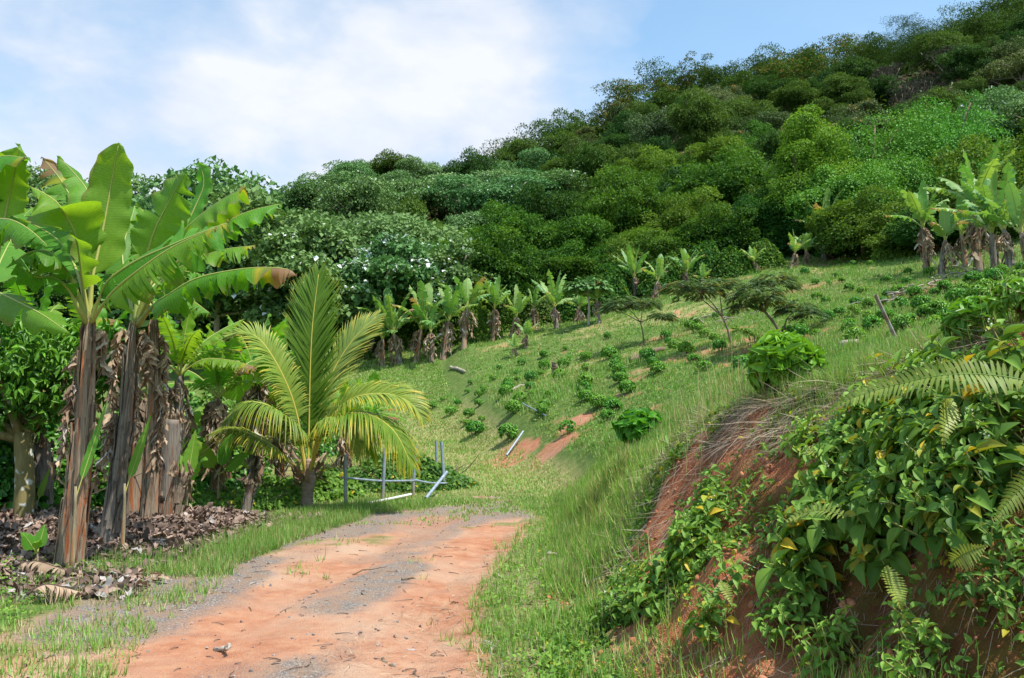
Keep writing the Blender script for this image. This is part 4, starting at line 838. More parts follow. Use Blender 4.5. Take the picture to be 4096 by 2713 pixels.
pole('metal_pipe', gnd(1200 + 1295 / 1.568, 1000 + 1310 / 1.568, .1), gnd(1200 + 1400 / 1.568, 1000 + 1190 / 1.568, .25), .03, 'grey pipe lying against the red earth scar at the foot of the slope', 'pipe')
b0 = hit(2400 + 1600 / 1.3066, 800 + 725 / 1.3066); t0 = W(2400 + 1440 / 1.3066, 800 + 498 / 1.3066, b0[1] - .3)
pole('leaning_post', b0 - [0, 0, .3], t0, b0[1] * .0021, 'leaning weathered post with rust red paint standing on the slope', 'post', M_rust)
# ------------------------------------------------------------------ brush pile with vines
def leafpile(name, cen, rad, hgt, n, size, mat, lab, cat, seed, T=T_LEAF, light=.5, sticks=12, kind=None, wide=.75, group=None):
    r = RS(seed); root = thing(name, cen, lab, cat, group); a = r.rand(n) * 6.28; q_ = np.sqrt(r.rand(n)); x = np.cos(a) * q_ * rad[0]; y = np.sin(a) * q_ * rad[1]
    lump = .75 + .45 * fbm(x * 1.3 + seed, y * 1.3, seed % 40); z = hgt * np.clip(1 - q_ ** 2.4, 0, 1) * lump * (1 - .35 * r.rand(n) ** 2)
    z = z + H(x + cen[0], y + cen[1]) - cen[2] + .03
    N = nrm(np.stack([np.cos(a) * q_ * .9, np.sin(a) * q_ * .9 - .25, .6 + 0 * a], 1) + r.randn(n, 3) * .35); A = np.stack([np.cos(a), np.sin(a), -.5 + 0 * a], 1) + r.randn(n, 3) * .8
    L = size * (.6 + .7 * r.rand(n)); g = Geo(); scat(g, T, np.stack([x, y, z], 1), A, N, L, L * wide, np.stack([np.clip(light + r.randn(n) * .2, 0, 1), (r.rand(n) < .02) * .8, 0 * a], 1)); g.build('foliage', mat, root)
    if sticks:
        g = Geo()
        for i in range(sticks):
            a = r.rand() * 6.28; p = np.array([r.uniform(-.8, .8) * rad[0], r.uniform(-.8, .8) * rad[1], .1]); e = p + np.array([math.cos(a), math.sin(a), .35 + .5 * r.rand()]) * (.3 + hgt * .9) ; tube(g, bez([p, (p + e) / 2 + r.randn(3) * .05, e], 6), np.linspace(.016, .006, 6), 5)
        g.build('twigs', M_bark, root)
    return root
leafpile('brush_pile', onl(1600, 1935, 21.4, 0), (1.9, 1.3), .8, 5200, .11, M_shrub, 'heap of brush overgrown with dark green vines inside the pipe fence', 'brush pile', 71, light=.25, sticks=26)
for i, (x, y, Y, rx, h, lab) in enumerate([(1130, 1930, 19.5, 1.0, .5, 'low dense green weeds left behind the palm trunk'), (930, 1930, 17.5, 1.3, .35, 'low bright green ground plants left of the palm'), (760, 1880, 19, 1.2, 1.0, 'glossy leaved coffee bush behind the banana stumps'), (620, 1800, 20, 1.4, 1.6, 'tall coffee bush in shade behind the wrapped banana plant'),
     (1290, 1905, 19.3, .9, .7, 'bush filling the gap between palm and pipe fence')]):
    leafpile('shrub', onl(x, y, Y, 0), (rx, .9), h, 2600, .12, M_coffee if i in (2, 3) else M_shrub, lab, 'shrub', 80 + i, light=.5, sticks=5)
# ------------------------------------------------------------------ banana row along the top of the slope (2367 wide coordinates: x, base y, height in pixels)
ROW = [(885, 848, 130, 'leftmost banana plant of the row at the forest edge, beside the palm fronds', 0), (925, 842, 150, 'banana plant with two upright pale leaves near the left end of the row', 1),
 (962, 838, 160, 'tall banana plant with upright leaves, left end of the row', 0), (998, 838, 120, 'banana plant with brown hanging leaves between taller ones, left part of the row', 3), (1025, 832, 150, 'banana plant with a cone of dead leaves, left part of the row', 2),
 (1072, 808, 160, 'largest banana plant of the left half of the row, with thick skirt of dead leaves', 2), (1140, 790, 125, 'banana plant with hanging brown skirt right of the largest one in the row', 2),
 (1180, 782, 105, 'bright green banana plant with spreading leaves in the middle of the row', 0), (1215, 806, 62, 'small thin stemmed banana plant in the grass before the row', 4), (1195, 826, 45, 'smallest banana plant with brown stems on the slope below the row', 4),
 (1235, 762, 90, 'banana plant half hidden behind its neighbours, middle of the row', 3), (1287, 765, 120, 'banana plant with yellowish split leaves and wide dead skirt, middle of the row', 1), (1385, 748, 95, 'banana plant with orange yellow dying leaf, right of the thin papaya like tree', 3),
 (1330, 750, 80, 'low banana plant between the yellowish one and the papaya like tree', 4), (1468, 690, 105, 'pale leaved banana plant left of the pair on the rise', 1), (1508, 695, 98, 'banana plant with torn brown edged leaf on the rise', 0),
 (1590, 665, 80, 'wide banana plant behind the feathery shade trees', 1), (1622, 668, 50, 'small banana plant to the right of the wide one behind the shade trees', 4), (1745, 632, 58, 'banana plant just left of the one with the white trunk base, upper slope', 4), (1828, 620, 78, 'short banana plant left of the tall clump at the upper slope edge', 0),
 (1862, 612, 70, 'banana plant leaning left against the tall clump, upper slope edge', 4), (1905, 602, 145, 'tall many leaved banana plant standing alone before the dark forest gap', 1)]
R2 = [(2142, 628, 175, 'banana plant with brown striped leaf tips, left in the right hand grove', 2), (2175, 640, 150, 'leaning banana plant behind the first one of the right hand grove', 3), (2262, 630, 240, 'tallest leaning banana plant of the right hand grove', 2), (2232, 618, 160, 'banana plant in the middle of the right hand grove', 0),
 (2300, 625, 190, 'bright leaved banana plant right of the tallest one in the grove', 1), (2338, 622, 210, 'banana plant near the right edge with light green leaves', 1), (2375, 620, 180, 'banana plant cut by the right edge of the view', 0)]
fp = []
specs = [dict(Hs=1.4, L=2.1, nleaf=8, seed=501, dead=2), dict(Hs=1.35, L=2.2, nleaf=10, seed=502, dead=2), dict(Hs=2.0, L=2.1, nleaf=9, seed=503, dead=4), dict(Hs=1.7, L=1.9, nleaf=7, seed=504, dead=3), dict(Hs=.9, L=1.4, nleaf=7, seed=505, dead=2)]
HT = [3.0, 3.0, 3.5, 3.1, 2.0]
RW = RS(77)
for i, (x, y, h, lab, k) in enumerate(ROW + R2):
    p = hit(x * k23, y * k23); real = h / 2.3115 * p[1] / FP; s = 1.1 * real / HT[k]
    hk = HT[k]; k = k + 5 * (i % 2)
    if k >= len(fp) or fp[k] is None:
        while len(fp) <= k: fp.append(None)
        sp_ = dict(specs[k % 5]); sp_['seed'] += 40 * (k // 5); sp_['nleaf'] -= k // 5; sp_['lean'] = .25 * (k // 5); o = banana('banana_plant', p, lab, sp_.pop('Hs'), sp_.pop('seed'), far=True, tears=14, wd=.5, bw=.1, spread=.62, upr=.45, r0=.12, group=None, s=s, **sp_); fp[k] = o
    else: o = dup(fp[k], p, RW.rand() * 6.28, s, lab)
    o.rotation_euler = (RW.randn() * .08, RW.randn() * .09, RW.rand() * 6.28)
# papaya like thin tree in the row
def umbrella_tree(name, base, h, R, seed, lab, cat, mat=M_silver):
    r = RS(seed); root = thing(name, base, lab, cat); g = Geo(); tube(g, bez([[0, 0, -.2], [.05, 0, h * .5], [0, 0, h]], 8), np.linspace(.09, .05, 8), 7); g.build('trunk', M_barkpale, root)
    n = 420; d = nrm(r.randn(n, 3)); d[:, 2] = np.abs(d[:, 2]) * .5; p = d * R * (.5 + .5 * r.rand(n))[:, None] + [0, 0, h]; g = Geo()
    L = .34 * (.7 + .6 * r.rand(n)); scat(g, T_LEAF, p, d + [0, 0, -.3], nrm(d * .4 + [0, 0, 1] + r.randn(n, 3) * .3), L, L * .9, np.stack([.3 + .3 * r.rand(n), 0 * L, 0 * L], 1)); g.build('crown', mat, root)
p = hit(1360 * k23, 752 * k23); umbrella_tree('papaya_tree', p, 80 / 2.3115 * p[1] / FP, 1.35, 5, 'thin pale trunked papaya like tree with small round crown in the banana row', 'tree')
# bushes closing the foot of the wood behind the row
rb = RS(55)
for i, (x, y) in enumerate([(870, 820), (905, 815), (950, 812), (1000, 812), (1045, 800), (1100, 795), (1150, 775), (1205, 760), (1255, 755), (1305, 745), (1340, 740), (1410, 725), (1440, 705), (1540, 682), (1560, 672), (1640, 652), (1680, 645), (1715, 640), (1780, 625), (1960, 596), (1990, 592), (2030, 590), (2075, 592), (2110, 596)]):
    p = hit(x * k23, y * k23); p[0] += 0; p[1] += 1.6; p[2] = float(H(p[0], p[1])) - .1
    o = leafpile('edge_bush', p, (1.6, 1.2), 1.7 + rb.rand() * 1.1, 3000, .17, M_bright if rb.rand() < .6 else M_tree, 'leafy green bush at the foot of the forest behind the banana row', 'bush', 600 + i, light=.4, sticks=0, group='bushes at the foot of the forest edge') if i < 4 else dup(_eb[i % 4], p, rb.rand() * .4 - .2, (1, 1, .8 + .5 * rb.rand()))
    if i < 4: _eb = (_eb if i else []) + [o]
# ------------------------------------------------------------------ coffee bushes
def coffee(name, seed, h, R, nw, leaf, label, cat, group, loc=(0, 0, 0), T=T_LEAF, mat=M_coffee, light=.5, low=-.35, topy=0):
    r = RS(seed); root = thing(name, loc, label, cat, group); g = Geo(); S = Geo()
    tube(S, bez([[0, 0, -.08], [.01, .0, h * .5], [0, 0, h * .92]], 6), np.linspace(.022, .008, 6) * (h / .6), 6)
    Ps = []; As = []; Ns = []; Ls = []; Ts = []
    for i in range(nw):
        d = nrm(r.randn(3)); d[2] = abs(d[2]) * 1.2 + low * r.rand() * 1.6; d = nrm(d); rad = (.72 + .28 * r.rand()); c = np.array([0, 0, h * .5]) + d * [R * rad, R * rad, h * .5 * rad]
        if i % 3 == 0: tube(S, bez([[0, 0, h * .3], c], 3), [.006, .004, .003], 4)
        m = 4 + (r.rand() < .4) * 2; a0 = r.rand() * 6.28; e1 = nrm(np.cross(d, [.3, .2, 1])); e2 = np.cross(d, e1)
        for j in range(m):
            a = a0 + j * 2 * PI / m; ax = e1 * math.cos(a) + e2 * math.sin(a); ax = nrm(ax * 1.0 + d * .55 + [0, 0, -.55]); Ps.append(c); As.append(ax); Ns.append(nrm(d + [0, 0, .9] + r.randn(3) * .25)); Ls.append(leaf * (.65 + .5 * r.rand())); Ts.append([np.clip(light + r.randn() * .15 + (.3 * topy if c[2] > h * .8 else 0), 0, 1), 0, 0])
    Ls = np.array(Ls); scat(g, T, Ps, As, Ns, Ls, Ls * .46, np.array(Ts), bend=1.3); g.build('foliage', mat, root); S.build('stem', M_bark, root); return root
cs = [(1530,680,50),(1390,725,40),(1530,755,55),(1360,790,40),(1685,710,45),(1655,745,60),(1625,820,70),(1790,700,60),(1800,775,65),(1790,830,60),(1940,690,80),(1985,710,50),(2000,790,70),(2012,840,75),(2050,905,75),(1980,750,60),(1790,857,72),(1785,903,80),(1790,955,80),(1450,835,65),(1510,795,40),(1365,830,40),(1305,855,50),(1300,890,60),(1290,920,70),(1445,885,50),(1452,930,45),(1565,920,40),(1380,972,80),(1340,1030,80),(1210,820,35),(1150,905,45),(1120,925,45),(1120,985,45),(1062,1052,55),(990,980,40),(830,1000,45),(945,1040,60),(895,950,25),(795,945,25),(1530,1000,60),(1520,1045,70),(1875,1000,90),(1965,1022,85),(1930,1072,70),(1680,1158,88),(1305,1205,95),(1100,1165,95),(1045,1100,40),(1140,1080,35),(1930,560,40),(1665,630,30),(1070,845,30),(1250,750,30),(1050,900,30)]
cs4 = [(500,655,50),(470,680,50),(510,695,50),(345,730,45),(365,760,40),(387,790,50),(545,720,40),(450,815,65),(490,855,55),(545,895,55),(600,745,45),(625,792,60),(715,702,50),(772,712,40),(808,745,50),(870,745,45),(980,702,45),(1045,728,75),(1132,728,45),(1305,708,65),(1335,755,80),(1250,602,45),(1330,608,60),(1340,558,50),(1400,632,50),(1405,568,50),(1180,542,40),(1135,522,45),(1305,478,40),(1370,492,40),(1230,405,25),(1130,442,30),(1198,450,28),(1570,578,70),(1560,505,60),(1645,512,60),(1680,585,70),(1800,488,60),(1862,545,60),(1895,498,60),(1955,440,70),(2015,492,72),(2065,445,75),(2150,485,60),(2190,440,60),(1975,545,60),(1780,612,55),(1755,712,60),(1605,672,50),(1495,650,45),(250,842,60),(275,870,45),(305,912,65),(85,852,40),(95,920,60),(108,960,60),(140,1018,65),(50,842,70),(65,1112,70),(10,1080,50),(740,900,75),(2100,395,50),(2210,380,50),(2120,612,40),(1610,390,30),(1495,435,40),(660,628,40),(1410,345,28),(1325,350,30),(1240,340,24),(610,625,36),(1830,665,38),(2180,560,40),(1900,640,40),(1060,660,34)]
xtra = []
rx_ = RS(31)
for row in range(9):
    for col in range(7): xtra.append((1080 + col * 165 + row * 22 + rx_.randn() * 22, 395 + row * 38 + col * 3 + rx_.randn() * 9 - .03 * col * row * 10, 34 + row * 2.2 + rx_.randn() * 7))
xtra = [t for t in xtra if rx_.rand() < .62 and all(abs(t[0] - c[0]) + abs(t[1] - c[1]) > 55 for c in cs4)]
cs4 += xtra
allc = [(1200 + a / 1.568, 1000 + b / 1.568, s / 1.568) for a, b, s in cs] + [(2400 + a / 1.3066, 800 + b / 1.3066, s / 1.3066) for a, b, s in cs4]
rc = RS(8)
CL = 'small glossy green coffee bush planted on the cleared slope'; CG = 'coffee bushes planted in rows across the slope'
cproto = [coffee('coffee_bush', 20 + i, .6, .33, 70, .15, CL, 'coffee bush', CG, light=.62) for i in range(5)]
cproto.append(coffee('coffee_bush', 29, .6, .30, 40, .13, CL, 'coffee bush', CG, light=.66)); used = [False] * 6
for i, (x, y, s) in enumerate(allc):
    p = hit(x, y); real = s * p[1] / (FP * 4); k = rc.randint(6); sc = np.clip(real / .62, .35, 1.6) * 1.15
    if not used[k]: o = cproto[k]; used[k] = True
    else: o = dup(cproto[k], p, 0, 1)
    o.location = tuple(p); o.rotation_euler = (0, 0, rc.rand() * 6.28); o.scale = (sc * (.9 + .2 * rc.rand()), sc, sc * (.85 + .25 * rc.rand()))
def near_coffee(px, py, Y, h, R, seed, lab, nw=70, leaf=.15, **k):
    f = W(px, py, Y); f[2] = float(H(f[0], f[1])) if k.pop('onground', True) else f[2]
    return coffee('coffee_bush', seed, h, R, nw, leaf, lab, 'coffee bush', None, loc=f, T=T_LEAF2, **k)
pA = hit(1815 * k23, 925 * k23); near_coffee(1815 * k23, 925 * k23, pA[1], 150 / 2.3115 * pA[1] / FP, 66 / 2.3115 * pA[1] / FP, 2, 'large glossy coffee bush on top of the eroded bank, the biggest in view', nw=120, leaf=50 / 2.3115 * pA[1] / FP, light=.75, topy=.6)
pB = hit(1480 * k23, 1030 * k23); near_coffee(1480 * k23, 1030 * k23, pB[1], 80 / 2.3115 * pB[1] / FP, 45 / 2.3115 * pB[1] / FP, 3, 'yellowish green coffee bush at the left end of the bank top above the tall grass', nw=60, leaf=34 / 2.3115 * pB[1] / FP, light=.7)
pC = hit(2262 * k23, 790 * k23); near_coffee(2262 * k23, 790 * k23, pC[1], 100 / 2.3115 * pC[1] / FP, 62 / 2.3115 * pC[1] / FP, 4, 'drooping coffee bush with yellowish top near the right edge above the bank', nw=70, leaf=38 / 2.3115 * pC[1] / FP, light=.6, topy=1)
print('near bushes', pA, pB, pC)
# ------------------------------------------------------------------ feathery shade trees
def feather_tree(base, tips, joint, Rs, seed, lab, r0=.05, n=150):
    """trunk from base through joint, limbs to each tip; flat sprays of bipinnate leaves round each tip"""
    r = RS(seed); root = thing('shade_tree', base, lab, 'tree'); b = np.array(base); T_ = Geo(); F = Geo()
    J = np.array(joint) - b; tube(T_, bez([[0, 0, -.1], J * .5 + [J[0] * -.12, 0, 0], J], 8), np.linspace(r0, r0 * .7, 8), 7)
    for tp, R in zip(tips, Rs):
        t = np.array(tp) - b; tube(T_, bez([J, (J + t) / 2 + [0, 0, .06], t], 7), np.linspace(r0 * .65, r0 * .15, 7), 6)
        m = int(n * R ** 1.4)
        for i in range(int(m * .14) + 4):
            a = r.rand() * 6.28; e = t + np.array([math.cos(a) * R * .8, math.sin(a) * R * .8, (r.rand() - .4) * R * .4]); tube(T_, bez([J * .2 + t * .8, (t + e) / 2 + [0, 0, .05], e], 4), np.linspace(r0 * .25, .005, 4), 4)
        a = r.rand(m) * 6.28; q_ = np.sqrt(r.rand(m)); c = t + np.stack([np.cos(a) * q_ * R, np.sin(a) * q_ * R, (1 - q_ ** 2) * R * .42 + r.randn(m) * R * .13 - .1 * R], 1)
        for k in range(m):   # one compound leaf: an arching rib with small side sprays
            az_ = a[k] + r.randn() * .7; L = (.34 + .18 * r.rand()); h = np.array([math.cos(az_), math.sin(az_), .12 - .3 * r.rand()]); u = np.linspace(.1, 1, 8); rib = c[k] + h * L * u[:, None] + np.array([0, 0, -.5]) * (L * u ** 2)[:, None] * .8
            sd_ = nrm(np.cross(h, [0, 0, 1])); P_ = np.repeat(rib, 2, 0); A_2 = np.tile([1, -1], 8)[:, None] * sd_ + h * .55 + [0, 0, -.25]
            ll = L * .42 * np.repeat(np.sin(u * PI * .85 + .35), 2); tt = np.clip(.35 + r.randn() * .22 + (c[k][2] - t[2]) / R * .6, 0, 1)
            scat(F, T_DIA, P_, A_2, np.tile([0, 0, 1.], (16, 1)) + r.randn(16, 3) * .15, ll, ll * .34, np.tile([tt, (r.rand() < .06) * .6, 0], (16, 1)))
    T_.build('trunk', M_bark, root); F.build('crown', M_mimosa, root); return root
c4 = lambda x, y: (2400 + x / 1.3066, 800 + y / 1.3066)
def feat(bx, by, jt, tips, seed, lab, r0):
    b = hit(*c4(bx, by)); sc = b[1] / (FP * 4) / 1.3066
    feather_tree(b, [W(*c4(x, y), b[1] + dy) for x, y, R, dy in tips], W(*c4(*jt), b[1]), [R * sc * .82 for x, y, R, dy in tips], seed, lab, r0)
feat(965, 750, (862, 585), [(800, 500, 130, -.3), (900, 440, 135, .5), (740, 560, 60, .2), (880, 520, 90, -.5)], 1, 'largest feathery shade tree with a bent double trunk, behind the large coffee bush', .06)
feat(955, 725, (975, 625), [(1030, 575, 105, 0), (1100, 600, 60, .3)], 4, 'low right limbed feathery shade tree beside the largest one', .035)
feat(685, 748, (640, 610), [(520, 470, 150, 0), (620, 450, 120, .6), (430, 450, 90, -.3)], 2, 'middle feathery shade tree with flat wide crown and slender trunk', .045)
feat(232, 760, (212, 640), [(120, 545, 95, 0), (230, 545, 95, .5), (330, 605, 60, -.2), (60, 570, 50, 0)], 3, 'leftmost feathery shade tree with thin crooked trunk on the slope', .04)
# dead branches, logs and stones on the slope
def brushwood(cx, cy_, rx, n, seed, lab, L=.8, mat=M_barkpale):
    p = hit(*c4(cx, cy_)); r = RS(seed); root = thing('dead_branches', p, lab, 'branches'); g = Geo()
    for i in range(n):
        a = r.rand() * 6.28; q0 = np.array([r.uniform(-rx, rx), r.uniform(-.6, .6), 0]); q0[2] = H(p[0] + q0[0], p[1] + q0[1]) - p[2] + .05 + .25 * r.rand(); e = q0 + np.array([math.cos(a), math.sin(a) * .6, .25 * r.randn()]) * L * (.5 + r.rand()); e[2] = max(e[2], float(H(p[0] + e[0], p[1] + e[1])) - p[2] + .02)
        tube(g, bez([q0, (q0 + e) / 2 + r.randn(3) * .08, e], 6), np.linspace(.03, .012, 6) * (.6 + .8 * r.rand()), 5); g.build('stick', mat, root); g = Geo()
brushwood(1580, 515, 1.1, 26, 1, 'heap of bleached dead branches beside the leaning post')
brushwood(1900, 410, .9, 22, 2, 'grey heap of trash wood under the right hand banana grove', .6)
brushwood(700, 600, 1.6, 9, 3, 'scattered grey sticks behind the middle shade tree', .9)
brushwood(640, 645, 1.2, 6, 4, 'few thin dry sticks lying left of the middle shade tree trunk', .7)
log('fallen_log', (gnd(*c4(160, 850), .1), gnd(*c4(340, 790), .1)), .12, 'dark rotting log with pale cut end on the slope below the left shade tree', M_bark, 11)
log('fallen_log', (gnd(1200 + 945 / 1.568, 1000 + 750 / 1.568, .1), gnd(1200 + 1040 / 1.568, 1000 + 772 / 1.568, .08)), .09, 'pale log lying in the grass near the small thin banana plants', M_barkpale, 12)
log('fallen_log', (gnd(1200 + 1330 / 1.568, 1000 + 885 / 1.568, .05), gnd(1200 + 1440 / 1.568, 1000 + 845 / 1.568, .05)), .05, 'thin bleached log between the coffee bushes in mid slope', M_barkpale, 13)
log('fallen_log', (gnd(1200 + 2070 / 1.568, 1000 + 710 / 1.568, .08), gnd(1200 + 2150 / 1.568, 1000 + 685 / 1.568, .08)), .09, 'short brown log near the trunk of the left shade tree', M_bark, 14)
p = hit(1200 + 1598 / 1.568, 1000 + 785 / 1.568); log('tree_stump', (p + [0, 0, -.1], p + [0, 0, .6]), .13, 'small cut tree stump beside a coffee bush in mid slope', M_bark, 15, 'stump')
def rock(p, s, seed, lab, mat):
    r = RS(seed); root = thing('stone', p, lab, 'stone'); import bmesh
    bm = bmesh.new(); bmesh.ops.create_icosphere(bm, subdivisions=3, radius=1); v = np.array([q_.co[:] for q_ in bm.verts]); f = np.array([[q_.index for q_ in F.verts] for F in bm.faces]); bm.free()
    v = v * (1 + .25 * fbm(v[:, 0] * 1.5 + seed, v[:, 1] * 1.5 + v[:, 2], seed % 9)[:, None]) * np.array(s); g = Geo(); g.add(v, f, (.5, 0, 0)); g.build('rock', mat, root)
M_rock = barkmat("stone_pale", (.30, .25, .20), (.52, .44, .36), scale=(5, 5, 5)); M_clod = barkmat("earth_clod", (.40, .19, .11), (.55, .30, .18), scale=(9, 9, 9))
rock(hit(*c4(1318, 768)) + [0, 0, .03], (.22, .14, .09), 1, 'pale flat stone in the grass right of the large coffee bush', M_rock)
rock(hit(1830 * k23 - 200, 1270 * k23), (.05, .05, .04), 2, 'small clod of earth on the bank foot', M_clod)
# ------------------------------------------------------------------ shrubs, ferns, straw and litter on the near bank and road sides
def bank_shrub(px, py, R, nst, leaf, seed, lab, light=.5, yel=.02, flowers=0, out=.28, mat=M_shrub, hmul=1.0, px_r=None):
    """leafy stems rising from the bank, leaves in crossed pairs at the upper nodes"""
    r = RS(seed); p = hit(px * k23, py * k23); sc = p[1] / (FP * 2.3115 / 1) ; root = thing('bank_shrub', p, lab, 'shrub'); g = Geo(); S = Geo(); Fl = Geo()
    leaf = leaf * float(np.clip(p[1] / 4.2, .62, 1.15)); nst = int(nst * 1.25); out = out * .9
    if px_r: R = px_r / 2.3115 * p[1] / FP
    Ps, As, Ns, Ls, Ts = [], [], [], [], []; fp_ = []
    for i in range(nst):
        a = r.rand() * 6.28; q_ = R * math.sqrt(r.rand()); x = p[0] + math.cos(a) * q_; y_ = p[1] + math.sin(a) * q_; b = np.array([x, y_, float(H(x, y_))]); nn = normal(np.array(x), np.array(y_), .15)
        d = nrm(nn * .75 + np.array([0, 0, .55]) + r.randn(3) * .28 + np.array([-.12, -.12, 0])); l = out * hmul * (.6 + .8 * r.rand()); tip = b + d * l; mid_ = b + d * l * .5 + r.randn(3) * .02
        b0_, t0_, m0_ = b - p, tip - p, mid_ - p; tube(S, bez([b0_, m0_, t0_], 4), [.005, .004, .0035, .003], 4, tint=(.5, .5, 0), cap=False)
        a0 = r.rand() * 6.28; e1 = nrm(np.cross(d, [.31, .2, 1])); e2 = np.cross(d, e1); lt = np.clip(light + r.randn() * .15, 0, 1)
        for node in range(3):
            f = 1 - node * .22; c = b0_ + (t0_ - b0_) * f; sc_ = (.55, 1, .95)[node]
            for j in range(2):
                an = a0 + node * PI / 2 + j * PI; ax = nrm(e1 * math.cos(an) + e2 * math.sin(an) + d * (.7, .35, .1)[node] + [0, 0, -.18])
                Ps.append(c); As.append(ax); Ns.append(nrm(d + r.randn(3) * .18 + [0, 0, .25])); Ls.append(leaf * sc_ * (.55 + .65 * r.rand())); yl = (r.rand() < yel); Ts.append([np.clip(lt + r.randn() * .1 + .15 * (node == 0), 0, 1), .9 * yl + (r.rand() < .05) * .35, 0])
        if r.rand() < flowers: fp_.append(t0_ + d * .015)
    Ls = np.array(Ls); scat(g, T_LEAF2, Ps, As, Ns, Ls, Ls * .56, np.array(Ts), bend=1.2); g.build('foliage', mat, root); S.build('stems', M_bark, root)
    if fp_:
        F0 = np.repeat(np.array(fp_), 7, 0) + r.randn(len(fp_) * 7, 3) * .014; n = len(F0); scat(Fl, T_DIA, F0, r.randn(n, 3), r.randn(n, 3) + [0, 0, 1], .011, .009, (.5, 0, .95)); Fl.build('blossoms', M_shrub, root)
    return root
BS = [(2010, 1090, 75, 60, .115, 'bright green shrub with tiny white flowers, upper left edge of the bank thicket', .72, .02, .35), (2150, 1010, 80, 60, .12, 'pale green shrub beneath the long fern frond on the bank', .6, .02, .3),
 (2320, 1010, 80, 60, .12, 'shrub under the fern at the right edge of the bank', .45, .03, .1), (2130, 1140, 95, 80, .125, 'dense leafy shrub in the middle of the green mass on the bank', .5, .02, .15), (2290, 1150, 95, 80, .13, 'dark glossy leaved shrub at the right edge, middle height of the bank', .38, .02, .05),
 (1985, 1210, 70, 55, .12, 'shrub with a few yellow leaves, left middle of the green mass', .5, .08, .1), (2100, 1250, 85, 60, .13, 'lower middle shrub of the green mass with drooping leaves', .42, .04, .08), (2270, 1270, 85, 60, .13, 'lowest dark shrub near the right edge above the bare red earth', .3, .03, 0),
 (1900, 1330, 50, 26, .14, 'open shrub with large oval leaves and one yellow leaf below the main leafy mass', .5, .1, 0), (1580, 1330, 85, 60, .10, 'low olive green shrub on the lower left of the bank', .62, .03, .05), (1640, 1240, 45, 26, .09, 'small upright shrub above the low olive green one', .6, .02, 0),
 (1430, 1220, 40, 20, .08, 'thin pale weed shrub at the foot of the tall grass', .62, .0, 0), (1450, 1460, 60, 36, .085, 'low dark leaved shrub at the bank foot near the road', .45, .02, .1), (1830, 1470, 60, 22, .075, 'sparse seedlings on the dark mossy lower bank', .55, .02, 0),
 (1950, 1560, 60, 20, .07, 'bright seedlings at the bottom edge of the view', .75, 0, 0), (2150, 1560, 60, 14, .07, 'few bright round leaved seedlings at the lower right edge', .75, 0, 0), (1880, 1065, 26, 16, .07, 'light green fern like sprig clump on the red earth left of the leafy mass', .85, .0, 0), (2330, 1400, 60, 16, .08, 'scanty dark weeds hanging at the lower right corner', .4, 0, 0), (1670, 1470, 50, 22, .07, 'small yellow flowered weeds on the lower bank', .6, .1, 0)]
for i, (x, y, pr, n, lf, lab, lt, yl, fl) in enumerate(BS): bank_shrub(x, y - (55 if 5 <= i < 8 else 30 if i < 5 else 25), None, n, lf, 700 + i, lab, lt, yl, fl, px_r=pr, out=.27 if lf > .1 else .2, hmul=1.0)
# ferns
def fern(ptsl, llen, seed, lab, n=70, yel=.1, droop=.25, tint=.5, **k):
    base = W(*[c * k23 for c in ptsl[0][:2]], ptsl[0][2]); root = thing('fern', base, lab, 'fern')
    L = [W(x * k23, y * k23, Y) - base for x, y, Y in ptsl]; _l = float(np.linalg.norm(np.diff(np.array(L), axis=0), axis=1).sum()); n = int(n * .6); frond(root, L, llen, seed, n=n, w=min(.016, .62 * _l / n), start=.05, ang=1.45, droop=droop, tint=(tint, 0, 0), tipyel=.15, mat=M_fern, ribmat=M_fern, ribr=.004, segs=4, fold=.35, jitter=.04, yel=yel, shape=lambda u: np.clip(.35 + 3 * u, 0, 1) * np.clip((1 - u) * 2.0, .08, 1) ** .8, **k); return root
YF = 3.35
fern([(2460, 905, YF - .1), (2330, 872, YF), (2200, 866, YF), (2070, 890, YF + .1), (1960, 925, YF + .15), (1900, 960, YF + .2)], .10, 1, 'long arching fern frond crossing the top of the shrubs at the right edge', n=78, up=(0, -.8, .6))
fern([(2200, 925, YF + .1), (2190, 960, YF), (2182, 1000, YF - .05), (2180, 1035, YF - .05)], .05, 2, 'short pale fern frond hanging below the long arching one', n=30, up=(0, -1, .1), droop=.05, tint=.9)
fern([(2460, 1060, 3.1), (2380, 1110, 3.1), (2330, 1160, 3.1), (2300, 1200, 3.1)], .07, 3, 'fern frond slanting down at the right edge over dark leaves', n=40, up=(0, -1, .3), tint=.7, yel=.25)
fern([(2050, 1310, 3.6), (2062, 1345, 3.55), (2075, 1385, 3.5), (2085, 1410, 3.5)], .05, 4, 'bright narrow fern frond hanging over the dark earth', n=30, up=(0, -1, .1), droop=.05, tint=.95)
fern([(1850, 1045, 5.3), (1885, 1042, 5.2), (1930, 1052, 5.1), (1975, 1080, 5.0)], .09, 5, 'yellow green feathery fern pointing left over the red earth', n=30, up=(0, -.8, .6), tint=1, yel=.1)
fern([(1960, 1195, 4.4), (1900, 1180, 4.5), (1850, 1190, 4.6), (1820, 1205, 4.6)], .08, 6, 'dark fine fern reaching left from the leafy mass', n=28, up=(0, -.7, .7), tint=.6)
fern([(1665, 1345, 5.2), (1680, 1370, 5.1), (1692, 1400, 5.05)], .04, 7, 'tiny fern frond on the lower red bank', n=22, up=(0, -1, .1), droop=.05, tint=.8)
fern([(2440, 690, 5.2), (2390, 720, 5.2), (2350, 765, 5.2)], .08, 8, 'yellowish fern tip entering at the right edge above the bank', n=30, up=(0, -1, .3), tint=.9, yel=.4)
